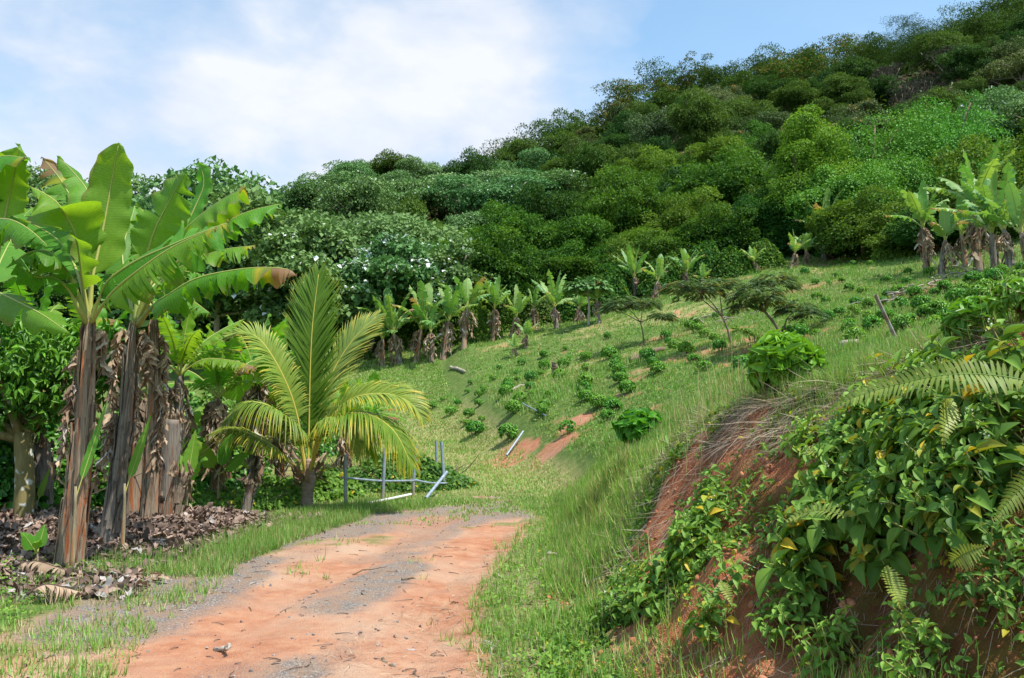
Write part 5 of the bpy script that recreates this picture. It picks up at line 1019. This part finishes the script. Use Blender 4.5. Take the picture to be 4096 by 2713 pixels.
fern([(2200, 1300, 3.3), (2230, 1280, 3.25), (2280, 1262, 3.2)], .05, 9, 'light green fern sprig low in the leafy mass', n=26, up=(0, -.9, .4), tint=.9)
# the broad tree with shining leaves behind the closest banana stems
r = RS(91); tp = onl(*c5(215, 860), 13.2, 0); mg = thing('mango_tree', tp, 'low tree with glossy hanging leaves and lichen spotted trunk at the left edge', 'tree')
g = Geo(); tube(g, bez([[0, 0, -.2], [0, 0, .8], [-.08, 0, 1.55]], 10), np.linspace(.16, .12, 10), 14, rough=.06)
for e in [(-1.2, .1, 2.3), (.5, .3, 2.6), (-.5, -.4, 2.9), (.1, .6, 3.0), (-1.6, -.2, 1.9)]: tube(g, bez([[-.08, 0, 1.45], np.array(e) * .55 + [0, 0, .6], e], 8), np.linspace(.08, .025, 8), 8)
g.build('trunk', M_barklich, mg)
g = Geo(); m = 900; c = nrm(r.randn(m, 3)) * (r.rand(m, 1) ** .45) * [1.75, 1.2, .95] + [-.35, .1, 2.55]; c = np.concatenate([c, nrm(r.randn(260, 3)) * (r.rand(260, 1) ** .5) * [.55, .5, .5] + [1.25, .1, 2.75]])
P = np.repeat(c, 6, 0); n = len(P); A = r.randn(n, 3) * .8; A[:, 2] -= .75; N = nrm(nrm(P - [-.35, .1, 2.2]) + [0, 0, .7] + r.randn(n, 3) * .35); L = .15 * (.7 + .6 * r.rand(n))
scat(g, T_LEAF, P, A, N, L, L * .36, np.stack([np.clip(.45 + .2 * r.randn(n), 0, 1), 0 * L, 0 * L], 1), bend=1.2); g.build('crown', M_coffee, mg)
# dark grove behind the left bananas: shrubs and trees in shade
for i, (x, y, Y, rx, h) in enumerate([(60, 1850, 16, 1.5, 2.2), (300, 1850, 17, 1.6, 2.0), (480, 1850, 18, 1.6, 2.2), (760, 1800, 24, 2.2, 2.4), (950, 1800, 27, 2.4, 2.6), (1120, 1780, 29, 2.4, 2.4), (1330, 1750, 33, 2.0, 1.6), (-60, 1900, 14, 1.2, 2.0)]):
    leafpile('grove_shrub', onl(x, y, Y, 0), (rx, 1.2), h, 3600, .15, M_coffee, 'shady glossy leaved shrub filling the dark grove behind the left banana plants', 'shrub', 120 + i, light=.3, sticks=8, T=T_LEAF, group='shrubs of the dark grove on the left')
# ------------------------------------------------------------------ grass, straw and litter (uncountable)
rg = RS(123)
def wedge(n, y0, y1, xl, xr_):
    y = np.exp(rg.uniform(math.log(y0), math.log(y1), n)); x = rg.uniform(0, 1, n) * (xr_(y) - xl(y)) + xl(y); return x, y
def blades(g, x, y, h, w, lean, tint, zoff=0, dirn=None, ldir=None):
    n = len(x); a = rg.rand(n) * 6.28; a = np.where(rg.rand(n) < .7, _ta[0][:n] + rg.randn(n) * .5, a) if len(_ta[0]) == n else a; lean = lean * (.4 + 1.3 * rg.rand(n)); A = np.stack([np.cos(a) * lean, np.sin(a) * lean, np.ones(n)], 1)
    if ldir is not None: A = A + ldir
    N = np.stack([np.cos(a), np.sin(a), .15 * np.ones(n)], 1) * 1.0
    scat(g, T_BLADE, np.stack([x, y, H(x, y) - .01 + zoff], 1), A, N, h, w, tint, bend=rg.uniform(.3, 1.6, n))
_ta = [np.zeros(0)]
def tuft(x, y, per, spread):
    n = len(x); X = np.repeat(x, per); Y = np.repeat(y, per); s = np.repeat(np.broadcast_to(spread, (n,)), per); dx = rg.randn(n * per) * s; dy = rg.randn(n * per) * s; _ta[0] = np.arctan2(dy, dx); return X + dx, Y + dy
def gtint(x, y, base=.5, dry=.1, s=0):
    n = len(x); k = fbm(x * .6, y * .6, 60 + s); d = (rg.rand(n) < np.clip(dry + .35 * fbm(x * .35, y * .35, 66 + s), 0, 1))
    return np.stack([np.clip(base + .3 * k + .16 * rg.randn(n), 0, 1), d * (.5 + .4 * rg.rand(n)), np.zeros(n)], 1)
# verge grass on both sides of the road
g = Geo(); x, y = wedge(26000, 3.2, 17.5, lambda y: -.66 * y - .4, lambda y: foot(y) + .25 * wid(y) * (y < 9) + .2)
k1 = fbm(x * 1.3, y * 1.3, 91); k2 = fbm(x * .5, y * .5, 92); dl = rl(y) - x; dr_ = x - rr(y)
p = np.where(dr_ > -.12, .42 + .9 * k1 + .3 * k2, np.where(dl > -.15, .30 + .8 * k1 + .3 * k2, np.clip(-.10 + .42 * k1, 0, .35))); p = np.where(dl > 1.9 + k1 * .8, p * .28, p); p = np.where((dl > 0) & (y < 6.5) & (dl < 2.5), p * 1.2 + .1, p)
kk = rg.rand(len(x)) < p; x, y, dr_ = x[kk], y[kk], dr_[kk]
X, Y = tuft(x, y, 6, .028); D = np.repeat(dr_, 6); h = (.05 + .07 * rg.rand(len(X)) + .06 * np.clip(D * 2, 0, 1)) * (1 + .8 * (rg.rand(len(X)) < .08))
blades(g, X, Y, h, .0065 + .0004 * Y, .95, gtint(X, Y, .58, .34)); 
# grass where the left road side meets the banana stems
x, y = wedge(5200, 9.5, 18, lambda y: rl(y) - 1.6, lambda y: rl(y) + .1); kk = rg.rand(len(x)) < .55 + .6 * fbm(x, y, 95); X, Y = tuft(x[kk], y[kk], 8, .04)
blades(g, X, Y, .07 + .14 * rg.rand(len(X)), .008, .9, gtint(X, Y, .45, .18, 3))
tag(g.build('verge_grass', M_grass), 'tufts of short green grass along both sides of the dirt road', 'grass', kind='stuff')
# valley track grass
g = Geo(); x, y = wedge(46000, 13.5, 60, lambda y: -.55 * y * 0 - 9 - .06 * y, lambda y: foot(y) + wid(y) * .55); kk = (rg.rand(len(x)) < (.75 + .5 * fbm(x * .6, y * .6, 96)) * sm((y - 15.5 - 0 * x) / 4 + 1.3 * fbm(x * .8, y * .8, 94))) & (x > -.2 * y - 1.2) ; X, Y = tuft(x[kk], y[kk], 4, .07)
blades(g, X, Y, (.03 + .06 * rg.rand(len(X))) * (1 + .03 * np.clip(Y - 20, 0, 30)), .009 + .0007 * Y, 1.0, gtint(X, Y, .7, .34, 5))
tag(g.build('valley_grass', M_grass), 'short yellowish grass covering the grassy track beyond the road', 'grass', kind='stuff')
# slope grass
g = Geo(); x, y = wedge(75000, 5.0, 66, lambda y: foot(y) + wid(y) * .8, lambda y: .68 * y + 1.5)
dirt = grid_at(MA, x, y)[:, 0]; kk = rg.rand(len(x)) < np.clip(1.05 - dirt * 1.0 + .3 * fbm(x * .8, y * .8, 97), 0, 1); X, Y = tuft(x[kk], y[kk], 4, .05 + .002 * 20)
big = 1 + .9 * sm(fbm(X * .35, Y * .35, 98) * 2); blades(g, X, Y, (.06 + .11 * rg.rand(len(X))) * big * (.8 + .006 * Y) * np.clip(.45 + Y * .035, .5, 1), .006 + .00062 * Y, .65, gtint(X, Y, .5, .26, 7))
tag(g.build('slope_grass', M_grass), 'green grass and weeds growing between the coffee bushes on the slope', 'grass', kind='stuff')
# small round leaved weeds over slope and verges
g = Geo(); x, y = wedge(30000, 3.6, 62, lambda y: -.62 * y * (y < 12) - 2, lambda y: .68 * y + 1.5); d = grid_at(MA, x, y); t = bank_t(x, y)
kk = (rg.rand(len(x)) < .55 + .9 * fbm(x * .7, y * .7, 99)) & (d[:, 0] + d[:, 1] < .45) & ((t > .85) | ((t < .1) & (y < 16))); x, y = x[kk], y[kk]; X, Y = tuft(x, y, 4, .05); n = len(X)
L = (.028 + .0016 * Y) * (.7 + .6 * rg.rand(n)); scat(g, T_DIA, np.stack([X, Y, H(X, Y) + .03 + .06 * rg.rand(n)], 1), rg.randn(n, 3) * [1, 1, .3], nrm(rg.randn(n, 3) * .35 + [0, -.1, 1]), L, L * .8, np.stack([np.clip(.6 + .25 * rg.randn(n), 0, 1), (rg.rand(n) < .006) * .9, 0 * L], 1))
tag(g.build('ground_weeds', M_shrub), 'small round leaved green weeds spread through the grass', 'weeds', kind='stuff')
# tall lush grass hanging over the left part of the bank
g = Geo(); x, y = wedge(11000, 6.4, 19, lambda y: foot(y) - .12, lambda y: foot(y) + wid(y) * 1.25 + .2); t = bank_t(x, y); kk = rg.rand(len(x)) < np.clip((y - 7.4 - 2.2 * t) / 1.5 + fbm(x * 1.5, y * 1.5, 104), 0, 1) * (.75 + .6 * fbm(x * 1.2, y * 1.2, 101)); X, Y = tuft(x[kk], y[kk], 11, .06)
T_ = bank_t(X, Y); blades(g, X, Y, (.12 + .26 * rg.rand(len(X)) ** 1.5) * (1 + .5 * fbm(X * 1.1, Y * 1.1, 105)) * np.clip(1.25 - abs(T_ - .45) * 1.1, .4, 1.1), .011 + .0004 * Y, 1.05, gtint(X, Y, .58, .22, 9))
x, y = wedge(3000, 4.6, 9, lambda y: foot(y) + wid(y) * .93, lambda y: foot(y) + wid(y) * 1.3 + .5); X, Y = tuft(x, y, 7, .04); blades(g, X, Y, .07 + .15 * rg.rand(len(X)), .008, .9, gtint(X, Y, .6, .2, 10))
tag(g.build('tall_grass', M_grass), 'tall lush green grass on the left part of the bank beside the road', 'grass', kind='stuff')
# dry straw hanging down from the bank top
g = Geo()
def strawpatch(n, y0, y1, t0, t1, dens=1.0, L=(.15, .4), w=.005):
    y = rg.uniform(y0, y1, n); t = rg.uniform(t0, t1, n); x = foot(y) + wid(y) * t; kk = rg.rand(n) < dens * (.55 + .9 * fbm(x * 1.6, y * 1.6, 103)); x, y = x[kk], y[kk]; n = len(x)
    P = np.stack([x, y, H(x, y) + .015 + .03 * rg.rand(n)], 1); nn = normal(x, y, .12); dn = nrm(np.stack([nn[:, 0], nn[:, 1], -np.hypot(nn[:, 0], nn[:, 1]) ** 2 / np.maximum(nn[:, 2], .2)], 1) + 1e-6)
    A = nrm(dn + rg.randn(n, 3) * .38 + nn * .22); scat(g, T_BLADE, P, A, nn + rg.randn(n, 3) * .2, rg.uniform(*L, n), w * (.6 + .8 * rg.rand(n)), np.stack([rg.rand(n), (rg.rand(n) < .15) * .7, 0 * x], 1), bend=rg.uniform(-.4, 1.0, n))
strawpatch(6500, 5.2, 8.8, .74, 1.06, .7); strawpatch(4200, 7.0, 9.6, .22, .8, .55); strawpatch(2200, 4.6, 5.6, .8, 1.05, .8); strawpatch(1600, 3.0, 5.0, .85, 1.3, .8, (.1, .3)); strawpatch(3000, 3.0, 5.5, .1, .75, .35, (.08, .25), .0035); strawpatch(2600, 5.4, 9, -.3, .12, .7, (.05, .14), .004); strawpatch(5000, 5.0, 14, -.9, -.15, .9, (.04, .12), .004); strawpatch(1500, 9, 12, -.45, .0, .6, (.06, .16), .005)
tag(g.build('dry_straw', M_straw), 'dry brown grass and roots hanging from the top of the eroded bank', 'dry grass', kind='stuff')
g = Geo(); n = 900; y = rg.uniform(2.6, 5.6, n); t = rg.uniform(.15, .85, n); x = foot(y) + wid(y) * t; P = np.stack([x, y, H(x, y) + .02], 1); nn = normal(x, y, .12)
scat(g, T_BLADE, P, nn * .35 + np.array([0, 0, -1.]) + rg.randn(n, 3) * .22, nn, rg.uniform(.1, .38, n), .003, np.stack([.2 + .6 * rg.rand(n), .3 * rg.rand(n), 0 * x], 1), bend=rg.uniform(-.2, .5, n))
tag(g.build('hanging_roots', M_straw), 'thin pale roots hanging over the shaded lower bank', 'roots', kind='stuff')
g = Geo(); n = 9000; y = rg.uniform(2.5, 9.5, n); t = -.1 + 1.05 * rg.rand(n) ** 1.7; x = foot(y) + wid(y) * t; kk = rg.rand(n) < .25 + 1.3 * fbm(x * 1.8, y * 1.8, 121); x, y = x[kk], y[kk]; X, Y = tuft(x, y, 6, .035); n = len(X); nn = normal(X, Y, .12)
L = (.02 + .025 * rg.rand(n)) * (1 + .08 * Y); scat(g, T_LEAF, np.stack([X, Y, H(X, Y)], 1) + nn * (.01 + .05 * rg.rand(n, 1)), nn * .5 + rg.randn(n, 3) + [0, 0, .2], nn + rg.randn(n, 3) * .4 + [0, 0, .4], L, L * .5, np.stack([np.clip(.55 + .25 * rg.randn(n), 0, 1), (rg.rand(n) < .05) * .6, 0 * X], 1))
tag(g.build('bank_weeds', M_shrub), 'tiny green seedlings and moss plants on the bare earth bank', 'weeds', kind='stuff')
# tall dry seed stalks
g = Geo()
for cx, cy_, n, hh in [(1640, 990, 60, .7), (1560, 985, 40, .55), (1480, 960, 16, .5), (1700, 960, 30, .45), (2280, 800, 40, .4), (1610, 1000, 30, .6)]:
    p = hit(cx * k23, cy_ * k23); x = p[0] + rg.randn(n) * .25; y = p[1] + rg.randn(n) * .3; blades(g, x, y, hh * (.5 + .6 * rg.rand(n)), .006, .35, np.stack([.5 + .4 * rg.rand(n), .55 + .4 * rg.rand(n), 0 * x], 1))
tag(g.build('seed_stalks', M_grass), 'thin straw coloured grass stalks standing on the bank top', 'grass stalks', kind='stuff')
# leaf litter: heap among the banana stems plus scraps on road and verges
g = Geo(); n = 34000; x = -3.2 - 6.5 * rg.rand(n) ** 1.1; y = 8.2 + 7.5 * rg.rand(n); heap = sm((y - 10.2) / 1.5) * sm((-x - 3.9) / .8) * sm((15.5 - y) / 1.5); dl = rl(y) - x
kk = (dl > .6 + .5 * fbm(x, y, 111)) & (rg.rand(n) < .45 + .55 * heap); x, y, heap = x[kk], y[kk], heap[kk]; n = len(x); z = H(x, y) + .02 + heap * (.25 + .22 * fbm(x * 1.5, y * 1.5, 113)) * rg.rand(n) ** .4
L = .06 + .12 * rg.rand(n); cold = (y < 9.6).astype(float)
scat(g, T_CURL, np.stack([x, y, z], 1), rg.randn(n, 3) * [1, 1, .45 + 0], nrm(rg.randn(n, 3) * .55 + [0, -.2, .8]), L, L * (.3 + .35 * rg.rand(n)), np.stack([rg.rand(n), (rg.rand(n) < .22) * .7, (rg.rand(n) < .04 + .12 * cold) * .7], 1), bend=rg.uniform(-1, 1.2, n))
x, y = wedge(900, 3.4, 17, lambda y: -.62 * y, lambda y: foot(y) + .1); kk = rg.rand(len(x)) < np.where(x > rl(y) + .3, .22, .75); x, y = x[kk], y[kk]; n = len(x); L = .03 + .08 * rg.rand(n) ** 2
scat(g, T_CURL, np.stack([x, y, H(x, y) + .008], 1), rg.randn(n, 3) * [1, 1, .12], nrm(rg.randn(n, 3) * .25 + [0, 0, 1]), L, L * .35, np.stack([rg.rand(n), (rg.rand(n) < .2) * .7, (rg.rand(n) < .2) * .6], 1), bend=rg.uniform(-.4, .8, n))
tag(g.build('leaf_litter', M_litter), 'brown and grey dead banana leaf litter heaped among the stems', 'leaf litter', kind='stuff')
for i, (x0, y0, x1, y1, lab) in enumerate([(20, 1270, 130, 1235, 'long grey dead banana leaf on the litter left of the closest stem'), (30, 1330, 190, 1345, 'collapsed bleached banana leaf at the left edge of the litter'), (200, 1225, 300, 1260, 'limp brown banana leaf draped over litter behind the closest stem'), (0, 1180, 120, 1160, 'dark brown rotten banana leaf on the litter heap, at the left edge'), (330, 1190, 400, 1225, 'pale dead banana leaf between the grey stem and the fallen branch'), (60, 1400, 190, 1385, 'thin torn dead banana leaf on the lower left verge')]):
    a = gnd(x0 * k23, y0 * k23, .10); b = gnd(x1 * k23, y1 * k23, .06); root = thing('fallen_banana_leaf', a, lab, 'dead leaf'); d = b - a
    banana_leaf(root, [np.zeros(3), d * .3 + [0, 0, .08], d * .65 + [0, 0, .05], d], .34, 950 + i, up=(0, 0, 1), droop=.35, tears=16, tint=.35 + .1 * i, mat=M_dead, ribmat='dead', ribr=.012, pet=.1, wave=.09, gap=.8, curl=.5)
# clods, pebbles and twigs on the road
def pebbles():
    import bmesh
    bm = bmesh.new(); bmesh.ops.create_icosphere(bm, subdivisions=1, radius=1); v = np.array([q_.co[:] for q_ in bm.verts]); f = np.array([[q_.index for q_ in F.verts] for F in bm.faces]); bm.free()
    g = Geo(); n = 5200; y = np.exp(rg.uniform(math.log(3.4), math.log(17), n)); x = rg.uniform(-.62 * y, foot(y) + .5 * wid(y)); gr = grid_at(MA, x, y)[:, 1]; kk = rg.rand(n) < .12 + gr * .9; x, y = x[kk], y[kk]; n = len(x); s = .0035 + .010 * rg.rand(n) ** 3
    V = np.stack([x, y, H(x, y) + s * .3], 1)[:, None] + v[None] * (s[:, None, None] * (1 + .5 * rg.rand(n, 1, 3))) * (1 + .25 * rg.randn(n, len(v), 1)); F = f[None] + (np.arange(n) * len(v))[:, None, None]
    g.add(V.reshape(-1, 3), F.reshape(-1, 3), np.repeat(np.stack([rg.rand(n), (rg.rand(n) < .3) * .5, 0 * s], 1), len(v), 0))
    # twigs
    return g
def clods():
    import bmesh
    bm = bmesh.new(); bmesh.ops.create_icosphere(bm, subdivisions=2, radius=1); v = np.array([q_.co[:] for q_ in bm.verts]); f = np.array([[q_.index for q_ in F.verts] for F in bm.faces]); bm.free()
    g = Geo(); n = 2600; y = rg.uniform(2.6, 11, n); t = np.where(rg.rand(n) < .45, rg.uniform(-.12, .25, n), rg.uniform(.2, .98, n)); x = foot(y) + wid(y) * t; s = .005 + .020 * rg.rand(n) ** 4
    V = np.stack([x, y, H(x, y) + s * .25], 1)[:, None] + v[None] * (s[:, None, None] * (1 + .5 * rg.rand(n, 1, 3))) * (1 + .13 * rg.randn(n, len(v), 1)); F = f[None] + (np.arange(n) * len(v))[:, None, None]
    g.add(V.reshape(-1, 3), F.reshape(-1, 3), np.repeat(np.stack([rg.rand(n), 0 * s, 0 * s], 1), len(v), 0)); return g
tag(clods().build('soil_clods', leafmat("soil_clod", (.30, .10, .05), (.50, .23, .12), rough=.95, trans=0, rnd=0, hue=0, spec=.1)), 'crumbled red earth clods fallen on and below the cut bank', 'soil clods', kind='stuff')
g = pebbles(); tag(g.build('road_gravel', leafmat("pebble", (.12, .105, .10), (.36, .33, .30), brown=(.42, .20, .12), rough=.9, trans=0, rnd=0, hue=0), smooth=False), 'loose grey gravel and earth crumbs on the dirt road', 'gravel', kind='stuff')
g = Geo(); n = 130; y = np.exp(rg.uniform(math.log(4), math.log(13), n)); x = rl(y) + (rr(y) - rl(y)) * rg.rand(n)
for a, b in zip(x, y):
    l = .04 + .16 * rg.rand() ** 2; an = rg.rand() * 6.28; d = np.array([math.cos(an), math.sin(an)]) * l; m = np.array([a, b]) + d * .5 + rg.randn(2) * l * .12
    P = [[a, b, H(a, b) + .006], [m[0], m[1], H(m[0], m[1]) + .012], [a + d[0], b + d[1], H(a + d[0], b + d[1]) + .006]]; tube(g, bez(P, 4), [.004, .004, .003, .002], 4, tint=(rg.rand(), .3, 0))
tag(g.build('twig_litter', M_litter), 'thin dry twigs scattered over the dirt road', 'twigs', kind='stuff')
for i, (x0, y0, x1, y1, rd, lab) in enumerate([(500, 1503, 520, 1518, .018, 'pale dry stick lying on the left side of the road, near the bottom'), (885, 1528, 960, 1562, .014, 'dark crooked branch on the road at the bottom of the view'), (1118, 1490, 1134, 1520, .012, 'short pale split stick at the right edge of the road'), (815, 1330, 900, 1325, .008, 'thin dark twig lying across the middle of the road'), (930, 1345, 988, 1330, .009, 'forked thin twig on the right wheel track')]):
    log('road_stick', (gnd(x0 * k23, y0 * k23, .015), gnd(x1 * k23, y1 * k23, .02)), rd, lab, M_barkpale if i in (0, 2) else M_bark, 40 + i, 'stick', 7)
# single dry banana leaf pieces lying on the verge
for i, (x, y, s, lab) in enumerate([(1265, 1300, .2, 'pale dry leaf piece on the grass right of the road'), (370, 1345, .2, 'small upright brown leaf scrap at the left road side'), (60, 1345, .22, 'bleached folded banana leaf on the ground at the left edge'), (490, 1290, .14, 'brown leaf scrap near the pale fallen branch'), (100, 1375, .2, 'shaggy dark cut banana root clump at the lower left')]):
    p = gnd(x * k23, y * k23, .02); root = thing('dry_leaf', p, lab, 'dead leaf'); r = RS(400 + i); n = 22 if i == 4 else 5; g = Geo(); d = r.randn(n, 3) * [1, 1, .2 if i != 4 else .6]
    scat(g, T_CURL, r.randn(n, 3) * [s * .25, s * .25, .01] + [0, 0, .02], d, nrm(r.randn(n, 3) * .4 + [0, 0, 1]), s * (.6 + .5 * r.rand(n)), s * .35, np.stack([.4 + .5 * r.rand(n) if i != 4 else .1 * r.rand(n), 0 * d[:, 0] + (.6 if i == 4 else 0), 0 * d[:, 0] + (.5 if i in (0, 2) else 0)], 1), bend=r.uniform(-.5, 1, n)); g.build('scraps', M_dead, root)
# ------------------------------------------------------------------ light and sky
SUN = nrm(np.array([.38, -.26, .89]))
el = math.asin(SUN[2]); az = math.atan2(SUN[0], SUN[1])
sd = bpy.data.lights.new("sun", 'SUN'); so = bpy.data.objects.new("sun", sd); C.objects.link(so)
sd.energy = 4.6; sd.angle = math.radians(.5); sd.color = (1, .955, .88)
so.rotation_euler = Vector(SUN).to_track_quat('Z', 'Y').to_euler()
w = bpy.data.worlds.new("World"); scene.world = w; w.use_nodes = True; nt = w.node_tree
for n in list(nt.nodes): nt.nodes.remove(n)
sky = nt.nodes.new('ShaderNodeTexSky'); sky.sky_type = 'NISHITA'; sky.sun_disc = False
sky.sun_elevation = el; sky.sun_rotation = az; sky.air_density = 1.0; sky.dust_density = .6
tc = nt.nodes.new('ShaderNodeTexCoord'); dirv = tc.outputs['Generated']
def dnoise(sc, strch, det, rough, off=(0, 0, 0), dist=0):
    mp = nt.nodes.new('ShaderNodeMapping'); mp.inputs['Scale'].default_value = strch; mp.inputs['Location'].default_value = off; nt.links.new(dirv, mp.inputs[0])
    n = nt.nodes.new('ShaderNodeTexNoise'); n.inputs['Scale'].default_value = sc; n.inputs['Detail'].default_value = det; n.inputs['Roughness'].default_value = rough
    n.inputs['Distortion'].default_value = dist
    nt.links.new(mp.outputs[0], n.inputs['Vector']); return n.outputs[0]
def blob(px, py, rad, str_=1.0):
    """a soft cloud patch around a direction"""
    d = nrm(ray(px * k23, py * k23)); v = nt.nodes.new('ShaderNodeVectorMath'); v.operation = 'DISTANCE'; nt.links.new(dirv, v.inputs[0]); v.inputs[1].default_value = tuple(d)
    n = nt.nodes.new('ShaderNodeMapRange'); n.interpolation_type = 'SMOOTHSTEP'; n.inputs['From Min'].default_value = rad; n.inputs['From Max'].default_value = 0
    n.inputs['To Max'].default_value = str_; nt.links.new(v.outputs['Value'], n.inputs['Value']); return n.outputs[0]
n1 = dnoise(3.2, (1, 1, 2.2), 4, .5, (3, 1, 0), .4); n2 = dnoise(9, (1, 1, 1.8), 4, .55, (1, 5, 2), .2)
dens = mth(nt, 'ADD', mth(nt, 'MULTIPLY', mth(nt, 'SUBTRACT', n1, .5), 1.5), mth(nt, 'MULTIPLY', mth(nt, 'SUBTRACT', n2, .5), .9))
for b in [(1000, 130, .30, .60), (1130, 60, .16, .3), (250, 330, .6, .28), (100, 80, .30, .22), (600, 330, .35, .25), (250, 560, .5, .35), (1450, 30, .1, .3), (1650, -60, .2, .3), (1380, 300, .22, .25), (1300, 60, .2, .2)]: dens = mth(nt, 'ADD', dens, blob(*b))
for b in [(1800, 60, .36, -.38), (1560, 130, .22, -.35), (640, 130, .13, -.30), (350, 30, .10, -.25), (1350, 160, .12, -.2)]: dens = mth(nt, 'ADD', dens, blob(*b))
cl = ramp(nt, mth(nt, 'ADD', dens, .12), [(.0, (.12, .12, .12)), (.55, (.5, .5, .5)), (1.15 - .15, (.95, .95, .95))])
core = ramp(nt, mth(nt, 'ADD', n2, mth(nt, 'MULTIPLY', n1, .6)), [(.62, (4.2, 4.75, 5.7)), (1.05, (5.7, 5.85, 6.2))])
skyc = mixc(nt, 1.0, sky.outputs[0], (1.35, 1.62, 1.55), 'MULTIPLY')
skc = mixc(nt, cl, skyc, core)
bg = nt.nodes.new('ShaderNodeBackground'); bg.inputs[1].default_value = .12; nt.links.new(skc, bg.inputs[0])
ow = nt.nodes.new('ShaderNodeOutputWorld'); nt.links.new(bg.outputs[0], ow.inputs[0])
scene.view_settings.view_transform = 'Standard'; scene.view_settings.look = 'None'; scene.view_settings.gamma = 1
scene.view_settings.use_curve_mapping = False; scene.view_settings.exposure = 0.5
cy = scene.cycles; cy.max_bounces = 6; cy.diffuse_bounces = 3; cy.glossy_bounces = 2; cy.transmission_bounces = 3; cy.transparent_max_bounces = 4
cy.caustics_reflective = False; cy.caustics_refractive = False
